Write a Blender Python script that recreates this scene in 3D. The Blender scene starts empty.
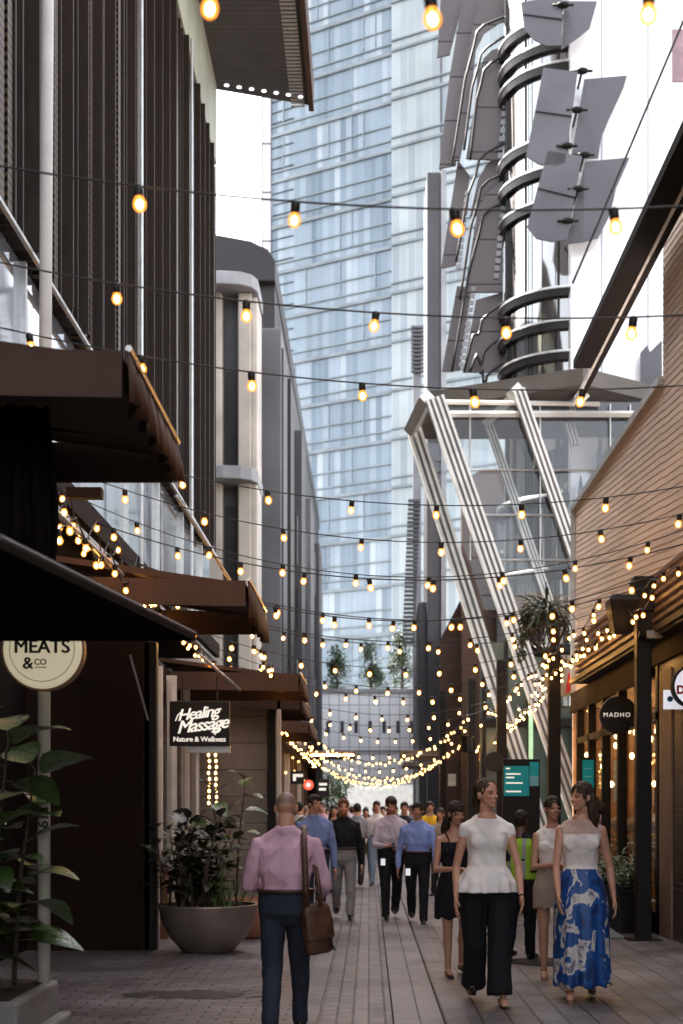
import bpy, bmesh, math, random
from mathutils import Vector, Matrix, noise, Quaternion
R = math.radians
random.seed(7)
scn = bpy.context.scene
col = scn.collection
F, CX, HY, CH = 1400.0, 369.0, 808.0, 1.5       # focal length in pixels, vanishing point, eye height

def at(px, py, Y):
    return Vector(((px-CX)/F*Y, Y, CH+(HY-py)/F*Y))
def XX(px, Y): return (px-CX)/F*Y
def ZZ(py, Y): return CH+(HY-py)/F*Y

# ------------------------------------------------------------------ materials
def new_mat(name):
    m = bpy.data.materials.new(name); m.use_nodes = True
    nt = m.node_tree; nt.nodes.clear()
    out = nt.nodes.new('ShaderNodeOutputMaterial')
    return m, nt, out
def N(nt, t, **kw):
    n = nt.nodes.new(t)
    for k, v in kw.items():
        if hasattr(n, k): setattr(n, k, v)
        else: n.inputs[k].default_value = v
    return n
def c4(c): return (c[0], c[1], c[2], 1.0)
def mat(name, c, rough=.6, metal=0., var=.18, vs=3.0, bump=.15, bs=40., c2=None, spec=.32, stretch=(1,1,1), coat=0., emit=None, es=0.):
    m, nt, out = new_mat(name)
    b = N(nt, 'ShaderNodeBsdfPrincipled')
    b.inputs['Roughness'].default_value = rough; b.inputs['Metallic'].default_value = metal
    b.inputs['Specular IOR Level'].default_value = spec; b.inputs['Coat Weight'].default_value = coat
    tc = N(nt, 'ShaderNodeTexCoord'); mp = N(nt, 'ShaderNodeMapping'); mp.inputs['Scale'].default_value = stretch
    nt.links.new(tc.outputs['Object'], mp.inputs[0])
    n1 = N(nt, 'ShaderNodeTexNoise'); n1.inputs['Scale'].default_value = vs; n1.inputs['Detail'].default_value = 6
    nt.links.new(mp.outputs[0], n1.inputs['Vector'])
    rp = N(nt, 'ShaderNodeValToRGB')
    lo = c2 if c2 else tuple(x*(1-var) for x in c); hi = c if c2 else tuple(min(1, x*(1+var)) for x in c)
    rp.color_ramp.elements[0].position = .35; rp.color_ramp.elements[1].position = .65
    rp.color_ramp.elements[0].color = c4(lo); rp.color_ramp.elements[1].color = c4(hi)
    nt.links.new(n1.outputs['Fac'], rp.inputs[0]); nt.links.new(rp.outputs[0], b.inputs['Base Color'])
    if bump:
        n2 = N(nt, 'ShaderNodeTexNoise'); n2.inputs['Scale'].default_value = bs; n2.inputs['Detail'].default_value = 4
        nt.links.new(mp.outputs[0], n2.inputs['Vector'])
        bp = N(nt, 'ShaderNodeBump'); bp.inputs['Strength'].default_value = bump; bp.inputs['Distance'].default_value = .02
        nt.links.new(n2.outputs['Fac'], bp.inputs['Height']); nt.links.new(bp.outputs[0], b.inputs['Normal'])
        mr = N(nt, 'ShaderNodeMapRange'); mr.inputs['To Min'].default_value = max(0, rough-.1); mr.inputs['To Max'].default_value = min(1, rough+.12)
        nt.links.new(n1.outputs['Fac'], mr.inputs['Value']); nt.links.new(mr.outputs[0], b.inputs['Roughness'])
    if emit:
        b.inputs['Emission Color'].default_value = c4(emit); b.inputs['Emission Strength'].default_value = es
    nt.links.new(b.outputs[0], out.inputs[0])
    return m
def emis(name, c, s):
    m, nt, out = new_mat(name)
    e = N(nt, 'ShaderNodeEmission'); e.inputs[0].default_value = c4(c); e.inputs[1].default_value = s
    nt.links.new(e.outputs[0], out.inputs[0]); return m
def glass(name, tint, refl=.25, rough=.03, dark=.0, body=(.02,.025,.03)):
    """architectural glass: see-through, fresnel reflections, and a thin body tone"""
    m, nt, out = new_mat(name)
    t = N(nt, 'ShaderNodeBsdfTransparent'); t.inputs[0].default_value = c4(tint)
    g = N(nt, 'ShaderNodeBsdfGlossy'); g.inputs['Roughness'].default_value = rough; g.inputs[0].default_value = (.9,.93,.96,1)
    d = N(nt, 'ShaderNodeBsdfDiffuse'); d.inputs[0].default_value = c4(body)
    mx0 = N(nt, 'ShaderNodeMixShader'); mx0.inputs[0].default_value = dark
    nt.links.new(t.outputs[0], mx0.inputs[1]); nt.links.new(d.outputs[0], mx0.inputs[2])
    fr = N(nt, 'ShaderNodeFresnel'); ge = N(nt, 'ShaderNodeNewGeometry')
    io = N(nt, 'ShaderNodeMapRange'); io.inputs['To Min'].default_value = 1.45; io.inputs['To Max'].default_value = 1/1.45
    nt.links.new(ge.outputs['Backfacing'], io.inputs[0]); nt.links.new(io.outputs[0], fr.inputs[0])
    ad = N(nt, 'ShaderNodeMath', operation='ADD'); ad.inputs[1].default_value = refl; ad.use_clamp = True
    nt.links.new(fr.outputs[0], ad.inputs[0])
    nz = N(nt, 'ShaderNodeTexNoise'); nz.inputs['Scale'].default_value = .7
    tc = N(nt, 'ShaderNodeTexCoord'); nt.links.new(tc.outputs['Object'], nz.inputs['Vector'])
    bp = N(nt, 'ShaderNodeBump'); bp.inputs['Strength'].default_value = .12; bp.inputs['Distance'].default_value = .05
    nt.links.new(nz.outputs['Fac'], bp.inputs['Height']); nt.links.new(bp.outputs[0], g.inputs['Normal'])
    mx = N(nt, 'ShaderNodeMixShader')
    nt.links.new(ad.outputs[0], mx.inputs[0]); nt.links.new(mx0.outputs[0], mx.inputs[1]); nt.links.new(g.outputs[0], mx.inputs[2])
    nt.links.new(mx.outputs[0], out.inputs[0]); return m
def cellmat(name, axes, size, cols, rough=.15, metal=.0, spec=.6, line=.04, linec=(.1,.11,.12), grain=0., jitter=0.0):
    """panels in cells: a random colour of the ramp per cell and thin joints. axes: two object axes (0 x,1 y,2 z)"""
    m, nt, out = new_mat(name)
    b = N(nt, 'ShaderNodeBsdfPrincipled'); b.inputs['Roughness'].default_value = rough; b.inputs['Metallic'].default_value = metal
    b.inputs['Specular IOR Level'].default_value = spec
    tc = N(nt, 'ShaderNodeTexCoord'); sp = N(nt, 'ShaderNodeSeparateXYZ'); nt.links.new(tc.outputs['Object'], sp.inputs[0])
    fl = []; ed = []
    for a, s in zip(axes, size):
        dv = N(nt, 'ShaderNodeMath', operation='DIVIDE'); dv.inputs[1].default_value = s; nt.links.new(sp.outputs[a], dv.inputs[0])
        f = N(nt, 'ShaderNodeMath', operation='FLOOR'); nt.links.new(dv.outputs[0], f.inputs[0]); fl.append(f)
        fr = N(nt, 'ShaderNodeMath', operation='FRACT'); nt.links.new(dv.outputs[0], fr.inputs[0])
        lt = N(nt, 'ShaderNodeMath', operation='LESS_THAN'); lt.inputs[1].default_value = line/s; nt.links.new(fr.outputs[0], lt.inputs[0]); ed.append(lt)
    cb = N(nt, 'ShaderNodeCombineXYZ'); nt.links.new(fl[0].outputs[0], cb.inputs[0]); nt.links.new(fl[1].outputs[0], cb.inputs[1])
    wn = N(nt, 'ShaderNodeTexWhiteNoise'); wn.noise_dimensions = '3D'; nt.links.new(cb.outputs[0], wn.inputs[0])
    rp = N(nt, 'ShaderNodeValToRGB'); cr = rp.color_ramp
    while len(cr.elements) < len(cols): cr.elements.new(.5)
    for i, c in enumerate(cols):
        cr.elements[i].position = i/(len(cols)-1); cr.elements[i].color = c4(c)
    nt.links.new(wn.outputs[0], rp.inputs[0])
    mxm = N(nt, 'ShaderNodeMath', operation='MAXIMUM'); nt.links.new(ed[0].outputs[0], mxm.inputs[0]); nt.links.new(ed[1].outputs[0], mxm.inputs[1])
    mix = N(nt, 'ShaderNodeMixRGB'); nt.links.new(mxm.outputs[0], mix.inputs[0]); nt.links.new(rp.outputs[0], mix.inputs[1]); mix.inputs[2].default_value = c4(linec)
    last = mix.outputs[0]
    if grain:
        nz = N(nt, 'ShaderNodeTexNoise'); nz.inputs['Scale'].default_value = .25; nz.inputs['Detail'].default_value = 5
        nt.links.new(tc.outputs['Object'], nz.inputs['Vector'])
        mr = N(nt, 'ShaderNodeMapRange'); mr.inputs['From Min'].default_value = .3; mr.inputs['From Max'].default_value = .7
        mr.inputs['To Min'].default_value = 1-grain; mr.inputs['To Max'].default_value = 1.0; nt.links.new(nz.outputs['Fac'], mr.inputs[0])
        mu = N(nt, 'ShaderNodeMixRGB', blend_type='MULTIPLY'); mu.inputs[0].default_value = 1; nt.links.new(last, mu.inputs[1]); nt.links.new(mr.outputs[0], mu.inputs[2])
        last = mu.outputs[0]
    nt.links.new(last, b.inputs['Base Color'])
    if jitter:
        bp = N(nt, 'ShaderNodeBump'); bp.inputs['Strength'].default_value = jitter; bp.inputs['Distance'].default_value = .1
        nz2 = N(nt, 'ShaderNodeTexNoise'); nz2.inputs['Scale'].default_value = .5; nt.links.new(tc.outputs['Object'], nz2.inputs['Vector'])
        nt.links.new(nz2.outputs['Fac'], bp.inputs['Height']); nt.links.new(bp.outputs[0], b.inputs['Normal'])
    nt.links.new(b.outputs[0], out.inputs[0]); return m
def stripes(name, axis, pitch, c1, c2, duty=.5, rough=.5, metal=0., bump=.6, axis2=None, pitch2=.05, duty2=.4):
    m, nt, out = new_mat(name)
    b = N(nt, 'ShaderNodeBsdfPrincipled'); b.inputs['Roughness'].default_value = rough; b.inputs['Metallic'].default_value = metal; b.inputs['Specular IOR Level'].default_value = .25
    tc = N(nt, 'ShaderNodeTexCoord'); sp = N(nt, 'ShaderNodeSeparateXYZ'); nt.links.new(tc.outputs['Object'], sp.inputs[0])
    def one(a, p, d):
        dv = N(nt, 'ShaderNodeMath', operation='DIVIDE'); dv.inputs[1].default_value = p; nt.links.new(sp.outputs[a], dv.inputs[0])
        fr = N(nt, 'ShaderNodeMath', operation='FRACT'); nt.links.new(dv.outputs[0], fr.inputs[0])
        lt = N(nt, 'ShaderNodeMath', operation='LESS_THAN'); lt.inputs[1].default_value = d; nt.links.new(fr.outputs[0], lt.inputs[0]); return lt.outputs[0]
    f = one(axis, pitch, duty)
    if axis2 is not None:
        g = one(axis2, pitch2, duty2); mm = N(nt, 'ShaderNodeMath', operation='MULTIPLY'); nt.links.new(f, mm.inputs[0]); nt.links.new(g, mm.inputs[1]); f = mm.outputs[0]
    nz = N(nt, 'ShaderNodeTexNoise'); nz.inputs['Scale'].default_value = 2; nt.links.new(tc.outputs['Object'], nz.inputs['Vector'])
    mix = N(nt, 'ShaderNodeMixRGB'); nt.links.new(f, mix.inputs[0]); mix.inputs[1].default_value = c4(c1); mix.inputs[2].default_value = c4(c2)
    mr = N(nt, 'ShaderNodeMapRange'); mr.inputs['To Min'].default_value = .7; mr.inputs['To Max'].default_value = 1.15; nt.links.new(nz.outputs['Fac'], mr.inputs[0])
    mu = N(nt, 'ShaderNodeMixRGB', blend_type='MULTIPLY'); mu.inputs[0].default_value = 1; nt.links.new(mix.outputs[0], mu.inputs[1]); nt.links.new(mr.outputs[0], mu.inputs[2])
    nt.links.new(mu.outputs[0], b.inputs['Base Color'])
    if bump:
        bp = N(nt, 'ShaderNodeBump'); bp.inputs['Strength'].default_value = bump; bp.inputs['Distance'].default_value = .01
        nt.links.new(f, bp.inputs['Height']); bp.invert = True; nt.links.new(bp.outputs[0], b.inputs['Normal'])
    nt.links.new(b.outputs[0], out.inputs[0]); return m
def paver(name, c1, c2, mortar, bw, rh, rot, offset=.5, msize=.006, wet=.0):
    m, nt, out = new_mat(name)
    b = N(nt, 'ShaderNodeBsdfPrincipled'); b.inputs['Specular IOR Level'].default_value = .45
    tc = N(nt, 'ShaderNodeTexCoord'); mp = N(nt, 'ShaderNodeMapping'); mp.inputs['Rotation'].default_value = (0,0,rot)
    nt.links.new(tc.outputs['Object'], mp.inputs[0])
    br = N(nt, 'ShaderNodeTexBrick'); br.offset = offset
    br.inputs['Color1'].default_value = c4(c1); br.inputs['Color2'].default_value = c4(c2); br.inputs['Mortar'].default_value = c4(mortar)
    br.inputs['Scale'].default_value = 1; br.inputs['Mortar Size'].default_value = msize; br.inputs['Brick Width'].default_value = bw; br.inputs['Row Height'].default_value = rh
    br.inputs['Mortar Smooth'].default_value = .3
    nt.links.new(mp.outputs[0], br.inputs['Vector'])
    n1 = N(nt, 'ShaderNodeTexNoise'); n1.inputs['Scale'].default_value = .9; n1.inputs['Detail'].default_value = 7; n1.inputs['Roughness'].default_value = .65
    nt.links.new(tc.outputs['Object'], n1.inputs['Vector'])
    mr = N(nt, 'ShaderNodeMapRange'); mr.inputs['From Min'].default_value = .3; mr.inputs['From Max'].default_value = .7; mr.inputs['To Min'].default_value = .62; mr.inputs['To Max'].default_value = 1.12
    nt.links.new(n1.outputs['Fac'], mr.inputs[0])
    n3 = N(nt, 'ShaderNodeTexNoise'); n3.inputs['Scale'].default_value = 60; n3.inputs['Detail'].default_value = 3; nt.links.new(tc.outputs['Object'], n3.inputs['Vector'])
    mr3 = N(nt, 'ShaderNodeMapRange'); mr3.inputs['To Min'].default_value = .8; mr3.inputs['To Max'].default_value = 1.2; nt.links.new(n3.outputs['Fac'], mr3.inputs[0])
    m1 = N(nt, 'ShaderNodeMixRGB', blend_type='MULTIPLY'); m1.inputs[0].default_value = 1; nt.links.new(br.outputs['Color'], m1.inputs[1]); nt.links.new(mr.outputs[0], m1.inputs[2])
    m2 = N(nt, 'ShaderNodeMixRGB', blend_type='MULTIPLY'); m2.inputs[0].default_value = 1; nt.links.new(m1.outputs[0], m2.inputs[1]); nt.links.new(mr3.outputs[0], m2.inputs[2])
    vo = N(nt, 'ShaderNodeTexVoronoi'); vo.inputs['Scale'].default_value = 3.3; nt.links.new(tc.outputs['Object'], vo.inputs['Vector'])
    vm = N(nt, 'ShaderNodeMapRange'); vm.inputs['From Min'].default_value = .05; vm.inputs['From Max'].default_value = .075; vm.inputs['To Min'].default_value = .55; nt.links.new(vo.outputs['Distance'], vm.inputs[0])
    n4 = N(nt, 'ShaderNodeTexNoise'); n4.inputs['Scale'].default_value = .35; n4.inputs['Detail'].default_value = 8; n4.inputs['Roughness'].default_value = .7; nt.links.new(tc.outputs['Object'], n4.inputs['Vector'])
    v4 = N(nt, 'ShaderNodeMapRange'); v4.inputs['From Min'].default_value = .40; v4.inputs['From Max'].default_value = .52; v4.inputs['To Min'].default_value = .68; nt.links.new(n4.outputs['Fac'], v4.inputs[0])
    m5 = N(nt, 'ShaderNodeMixRGB', blend_type='MULTIPLY'); m5.inputs[0].default_value = 1; nt.links.new(m2.outputs[0], m5.inputs[1]); nt.links.new(vm.outputs[0], m5.inputs[2])
    m6 = N(nt, 'ShaderNodeMixRGB', blend_type='MULTIPLY'); m6.inputs[0].default_value = 1; nt.links.new(m5.outputs[0], m6.inputs[1]); nt.links.new(v4.outputs[0], m6.inputs[2])
    nt.links.new(m6.outputs[0], b.inputs['Base Color'])
    mr2 = N(nt, 'ShaderNodeMapRange'); mr2.inputs['From Min'].default_value = .35; mr2.inputs['From Max'].default_value = .65; mr2.inputs['To Min'].default_value = .30; mr2.inputs['To Max'].default_value = .55
    nt.links.new(n1.outputs['Fac'], mr2.inputs[0]); nt.links.new(mr2.outputs[0], b.inputs['Roughness'])
    bp = N(nt, 'ShaderNodeBump'); bp.inputs['Strength'].default_value = .7; bp.inputs['Distance'].default_value = .006; bp.invert = True
    nt.links.new(br.outputs['Fac'], bp.inputs['Height'])
    bp2 = N(nt, 'ShaderNodeBump'); bp2.inputs['Strength'].default_value = .25; bp2.inputs['Distance'].default_value = .004
    nt.links.new(n3.outputs['Fac'], bp2.inputs['Height']); nt.links.new(bp.outputs[0], bp2.inputs['Normal']); nt.links.new(bp2.outputs[0], b.inputs['Normal'])
    nt.links.new(b.outputs[0], out.inputs[0]); return m

# ------------------------------------------------------------------ mesh builder
class MB:
    def __init__(s): s.v = []; s.f = []; s.m = []
    def face(s, idx, mi=0): s.f.append(tuple(idx)); s.m.append(mi)
    def quad(s, a, b, c, d, mi=0):
        i = len(s.v); s.v += [Vector(a), Vector(b), Vector(c), Vector(d)]; s.face((i, i+1, i+2, i+3), mi)
    def box(s, x0, x1, y0, y1, z0, z1, mi=0, M=None):
        if x0 > x1: x0, x1 = x1, x0
        if y0 > y1: y0, y1 = y1, y0
        if z0 > z1: z0, z1 = z1, z0
        i = len(s.v)
        p = [(x0,y0,z0),(x1,y0,z0),(x1,y1,z0),(x0,y1,z0),(x0,y0,z1),(x1,y0,z1),(x1,y1,z1),(x0,y1,z1)]
        s.v += [(M @ Vector(q)) if M else Vector(q) for q in p]
        for f in ((3,2,1,0),(4,5,6,7),(0,1,5,4),(1,2,6,5),(2,3,7,6),(3,0,4,7)): s.face([i+k for k in f], mi)
        return s
    def prism(s, poly, vec, mi=0):
        """poly: list of 3D points (planar), extruded by vec"""
        n = len(poly); i = len(s.v); vec = Vector(vec)
        s.v += [Vector(p) for p in poly] + [Vector(p)+vec for p in poly]
        nrm = Vector((0,0,0))
        for k in range(n):
            a, b = Vector(poly[k]), Vector(poly[(k+1) % n]); nrm += a.cross(b)
        flip = nrm.dot(vec) > 0
        f0 = list(range(i, i+n)); f1 = list(range(i+n, i+2*n))
        s.face(f0[::-1] if flip else f0, mi); s.face(f1 if flip else f1[::-1], mi)
        for k in range(n):
            a, b = i+k, i+(k+1) % n
            q = (a, b, b+n, a+n); s.face(q if flip else q[::-1], mi)
        return s
    def tube(s, pts, r, n=8, mi=0, cap=True):
        pts = [Vector(p) for p in pts]; rr = r if isinstance(r, (list, tuple)) else [r]*len(pts)
        rings = []; up = None
        for k, p in enumerate(pts):
            d = (pts[min(k+1, len(pts)-1)] - pts[max(k-1, 0)])
            d = d.normalized() if d.length > 1e-9 else Vector((0,0,1))
            if up is None: up = Vector((0,0,1)) if abs(d.z) < .9 else Vector((1,0,0))
            a = d.cross(up); a = a.normalized() if a.length > 1e-6 else d.orthogonal().normalized()
            b = d.cross(a).normalized(); up = a.cross(d)
            i = len(s.v); rings.append(i)
            for j in range(n):
                t = 2*math.pi*j/n; s.v.append(p + (a*math.cos(t)+b*math.sin(t))*rr[k])
        for k in range(len(pts)-1):
            for j in range(n):
                a, b = rings[k]+j, rings[k]+(j+1) % n; c, d = rings[k+1]+(j+1) % n, rings[k+1]+j
                s.face((a, b, c, d), mi)
        if cap:
            s.face([rings[0]+j for j in range(n)][::-1], mi); s.face([rings[-1]+j for j in range(n)], mi)
        return s
    def lathe(s, prof, c=(0,0,0), n=32, mi=0, arc=None):
        c = Vector(c); a0, a1 = arc if arc else (0, 2*math.pi); full = arc is None
        m = n if full else n+1; i = len(s.v)
        for r, z in prof:
            for j in range(m):
                t = a0+(a1-a0)*j/n; s.v.append(c+Vector((r*math.cos(t), r*math.sin(t), z)))
        for k in range(len(prof)-1):
            for j in range(n):
                j2 = (j+1) % m if full else j+1
                s.face((i+k*m+j, i+k*m+j2, i+(k+1)*m+j2, i+(k+1)*m+j), mi)
        return s
    def ell(s, c, rx, ry, rz, M=None, nu=14, nv=9, mi=0):
        i = len(s.v); c = Vector(c)
        for k in range(nv+1):
            ph = math.pi*k/nv
            for j in range(nu):
                t = 2*math.pi*j/nu
                q = Vector((rx*math.sin(ph)*math.cos(t), ry*math.sin(ph)*math.sin(t), rz*math.cos(ph)))
                if M: q = M @ q
                s.v.append(c+q)
        for k in range(nv):
            for j in range(nu):
                s.face((i+k*nu+j, i+(k+1)*nu+j, i+(k+1)*nu+(j+1) % nu, i+k*nu+(j+1) % nu), mi)
        return s
    def disc(s, c, r, normal, th, n=32, mi=0):
        c = Vector(c); nn = Vector(normal).normalized(); a = nn.orthogonal().normalized(); b = nn.cross(a)
        poly = [c+(a*math.cos(2*math.pi*j/n)+b*math.sin(2*math.pi*j/n))*r for j in range(n)]
        return s.prism(poly, nn*th, mi)
    def leaf(s, base, d, nrm, L, W, curl=.25, fold=.2, mi=0, seg=5):
        d = Vector(d).normalized(); nrm = Vector(nrm); nrm = (nrm-d*nrm.dot(d)); nrm = nrm.normalized() if nrm.length > 1e-5 else d.orthogonal().normalized()
        sd = d.cross(nrm); i = len(s.v)
        for k in range(seg+1):
            t = k/seg; w = W*.5*(math.sin(math.pi*min(1, (t*.93+.04))**.85)+.02) ; p = Vector(base)+d*(L*t) - nrm*(curl*L*t*t)
            s.v += [p - sd*w + nrm*(fold*w), p, p + sd*w + nrm*(fold*w)]
        for k in range(seg):
            a = i+k*3; s.face((a, a+1, a+4, a+3), mi); s.face((a+1, a+2, a+5, a+4), mi)
    def build(s, name, mats, parent=None, smooth=False, loc=None, clean=False):
        me = bpy.data.meshes.new(name)
        me.from_pydata([tuple(v) for v in s.v], [], s.f)
        if not isinstance(mats, (list, tuple)): mats = [mats]
        for m in mats: me.materials.append(m)
        me.polygons.foreach_set('material_index', s.m)
        if smooth: me.polygons.foreach_set('use_smooth', [True]*len(me.polygons))
        me.update()
        o = bpy.data.objects.new(name, me); col.objects.link(o)
        if parent: o.parent = parent
        if loc: o.location = loc
        return o
def parts(mb, name, m, root=None, relf=None, smooth=False):
    """every connected piece of the builder becomes a part of its own"""
    par = list(range(len(mb.v)))
    def fnd(x):
        while par[x] != x: par[x] = par[par[x]]; x = par[x]
        return x
    for f in mb.f:
        r0 = fnd(f[0])
        for q in f[1:]: par[fnd(q)] = r0
    groups = {}
    for f, mi in zip(mb.f, mb.m): groups.setdefault(fnd(f[0]), []).append((f, mi))
    res = []
    for g in groups.values():
        nb = MB(); mp = {}
        for f, mi in g:
            for q in f:
                if q not in mp: mp[q] = len(nb.v); nb.v.append(mb.v[q])
            nb.face([mp[q] for q in f], mi)
        o = nb.build(name, m, root, smooth)
        if relf: relf(o, root)
        res.append(o)
    return res
def bev(o, w=.01, seg=2):
    m = o.modifiers.new('bevel', 'BEVEL'); m.width = w; m.segments = seg; m.limit_method = 'ANGLE'; m.angle_limit = R(40); return o
def tag(o, label=None, cat=None, group=None, kind=None):
    if label: o['label'] = label
    if cat: o['category'] = cat
    if group: o['group'] = group
    if kind: o['kind'] = kind
    return o
def empty(name, loc=(0,0,0), label=None, cat=None, group=None, rz=0):
    o = bpy.data.objects.new(name, None); col.objects.link(o); o.location = loc; o.rotation_euler = (0,0,rz)
    o.empty_display_size = .2
    return tag(o, label, cat, group)
def struct(o, label, cat='ground'): return tag(o, label, cat, kind='structure')
def text(name, body, size, m, parent, loc, rot=(R(90),0,0), bold=0., shear=0., align='CENTER', ext=.002, space=1.0, fat=0.):
    cu = bpy.data.curves.new(name, 'FONT'); cu.body = body; cu.size = size; cu.align_x = align; cu.align_y = 'CENTER'
    cu.extrude = ext; cu.offset = bold; cu.shear = shear; cu.space_character = space; cu.materials.append(m)
    tmp = bpy.data.objects.new(name+'_t', cu); col.objects.link(tmp)
    dg = bpy.context.evaluated_depsgraph_get(); dg.update()
    me = bpy.data.meshes.new_from_object(tmp.evaluated_get(dg)); bpy.data.objects.remove(tmp)
    if fat:
        bm = bmesh.new(); src = me.copy()
        for q, (dx, dy) in enumerate(((0,0),(fat,0),(-fat,0),(0,fat*.6),(0,-fat*.6),(fat*.5,fat*.4),(-fat*.5,-fat*.4))):
            t_ = src.copy(); t_.transform(Matrix.Translation((dx,dy,.0003*q))); bm.from_mesh(t_); bpy.data.meshes.remove(t_)
        bm.to_mesh(me); bm.free()
    o = bpy.data.objects.new(name, me); col.objects.link(o); o.parent = parent; o.location = loc; o.rotation_euler = rot
    if not me.materials: me.materials.append(m)
    return o
# ------------------------------------------------------------------ palette
M = {}
M['ground'] = mat('ground_base', (.09,.085,.085), .8, vs=.6, bs=20)
M['pave_s'] = paver('small_pavers', (.235,.205,.208), (.160,.140,.144), (.045,.04,.04), .23, .115, R(90), .5, .009)
M['pave_t'] = paver('small_pavers_turned', (.22,.19,.194), (.150,.130,.134), (.04,.035,.035), .24, .12, 0, .5, .009)
M['pave_l'] = paver('stone_pavers', (.185,.162,.166), (.125,.110,.115), (.045,.04,.04), .42, .2, R(90), .5, .010)
M['slab'] = paver('drain_slabs', (.275,.245,.248), (.225,.20,.204), (.02,.018,.018), 1.1, .36, R(90), .0, .006)
M['slab2'] = paver('long_slabs', (.245,.215,.219), (.195,.172,.177), (.05,.045,.045), .8, .18, R(90), .3, .009)
M['iron'] = stripes('drain_iron', 1, .04, (.03,.028,.028), (.012,.012,.012), .5, .8, .1)
M['brown'] = mat('dark_brown_metal', (.017,.0085,.0055), .7, 0, spec=.12, vs=1.5, bs=90, bump=.1)
M['brown2'] = mat('brown_cladding', (.075,.04,.03), .55, vs=.5, bs=30, bump=.1)
M['fasciab'] = mat('awning_fascia', (.065,.032,.021), .65, 0, vs=2, bs=5, bump=.5)
M['black'] = mat('black_wall', (.008,.005,.004), .8, spec=.12, vs=2, bs=50)
M['blackm'] = mat('black_post_paint', (.009,.007,.006), .45, 0, spec=.2, vs=5, bs=120, bump=.08)
M['greyd'] = mat('dark_grey_cladding', (.062,.06,.066), .5, vs=.4, bs=25, bump=.08)
M['greym'] = mat('mid_grey_cladding', (.12,.12,.13), .5, vs=.4, bs=25, bump=.08)
M['eaved'] = mat('eave_dark', (.012,.009,.010), .8, spec=.1, vs=.6)
M['roofd'] = mat('dark_roof_metal', (.028,.024,.026), .45, .2, vs=.4, bs=15, bump=.08)
M['cream'] = mat('cream_stone', (.52,.47,.41), .6, vs=.8, bs=30, bump=.15)
M['capm'] = mat('grey_cap', (.27,.27,.28), .5, vs=.8)
M['white'] = mat('white_post', (.62,.58,.52), .4, vs=4, var=.08, bs=80, bump=.05)
M['alum'] = mat('aluminium', (.55,.55,.54), .32, .7, vs=6, var=.12, bs=100, bump=.05)
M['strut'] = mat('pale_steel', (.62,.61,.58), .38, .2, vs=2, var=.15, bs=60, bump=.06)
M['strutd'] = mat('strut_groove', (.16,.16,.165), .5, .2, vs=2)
M['beige'] = mat('beige_fascia', (.33,.34,.27), .6, vs=.8)
M['soffit'] = stripes('soffit_boards', 1, .16, (.085,.08,.082), (.03,.03,.03), .1, .6, .1, .5)
M['stone'] = paver('sandstone_wall', (.40,.34,.29), (.33,.28,.24), (.16,.13,.11), 1.6, .42, 0, .5, .01)
M['concrete'] = mat('concrete', (.24,.225,.22), .75, vs=3, bs=70, bump=.25)
M['soil'] = mat('soil', (.03,.02,.015), .95, vs=8, bs=30, bump=.8)
M['terra'] = mat('terracotta', (.30,.13,.08), .7, vs=5, bs=60)
M['woodo'] = mat('orange_wood', (.32,.15,.06), .5, vs=2, stretch=(6,6,1), bs=30, emit=(1,.45,.12), es=0.0)
M['bowl'] = mat('bowl_planter', (.27,.225,.20), .38, .55, vs=3, var=.12, bs=80, bump=.05)
M['leaf'] = mat('leaf_green', (.045,.085,.022), .28, vs=9, var=.5, bs=60, bump=.3, spec=.6)
M['leafd'] = mat('leaf_dark', (.035,.055,.024), .25, vs=9, var=.5, bs=60, bump=.3, spec=.6, c2=(.03,.018,.014))
M['leafb'] = mat('leaf_fig', (.06,.11,.03), .27, vs=6, var=.45, bs=40, bump=.35, spec=.65)
M['leafl'] = mat('leaf_light', (.10,.16,.05), .45, vs=9, var=.4, bs=60, bump=.2)
M['leaft'] = mat('leaf_tree', (.07,.10,.05), .5, vs=4, var=.4, bs=30, bump=.2)
M['bark'] = mat('bark', (.09,.065,.045), .85, vs=14, bs=60, bump=.7)
M['cable'] = mat('black_cable', (.035,.034,.036), .5, bump=0)
M['socket'] = mat('bulb_socket', (.015,.012,.01), .45, bump=0)
M['filament'] = emis('bulb_filament', (1.0,.56,.18), 34.0)
m, nt, out = new_mat('bulb_glass')
t = N(nt, 'ShaderNodeBsdfTransparent'); t.inputs[0].default_value = (1,.86,.6,1)
e = N(nt, 'ShaderNodeEmission'); e.inputs[0].default_value = (1,.34,.05,1); e.inputs[1].default_value = .40
mx = N(nt, 'ShaderNodeMixShader'); mx.inputs[0].default_value = .55
nt.links.new(t.outputs[0], mx.inputs[1]); nt.links.new(e.outputs[0], mx.inputs[2]); nt.links.new(mx.outputs[0], out.inputs[0]); M['bulb'] = m
M['fairy'] = emis('fairy_light', (1.0,.52,.15), 1.5)
M['warmlamp'] = emis('warm_lamp', (1.0,.55,.2), 7.0)
M['glassd'] = glass('shop_glass', (.75,.75,.72), .06, .03, .15, (.02,.018,.015))
M['glassr'] = glass('frame_glass', (.88,.90,.91), .0, .03, .03, (.08,.09,.10))
M['glassup'] = glass('reflective_glass', (.4,.42,.45), .12, .06, .6, (.20,.21,.22))
M['teal'] = mat('teal_panel', (.0,.20,.21), .4, vs=4, var=.08, bump=0, emit=(0,.35,.36), es=.03)
M['tealb'] = mat('pale_blue_panel', (.2,.5,.6), .4, vs=4, var=.1, bump=0)
M['wtext'] = mat('white_lettering', (.8,.78,.72), .5, bump=0, emit=(1,.95,.85), es=.10)
M['dtext'] = mat('dark_lettering', (.03,.025,.02), .5, bump=0)
M['rtext'] = mat('red_lettering', (.45,.02,.02), .5, bump=0)
M['btext'] = mat('blue_mark', (.03,.12,.3), .5, bump=0)
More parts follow.
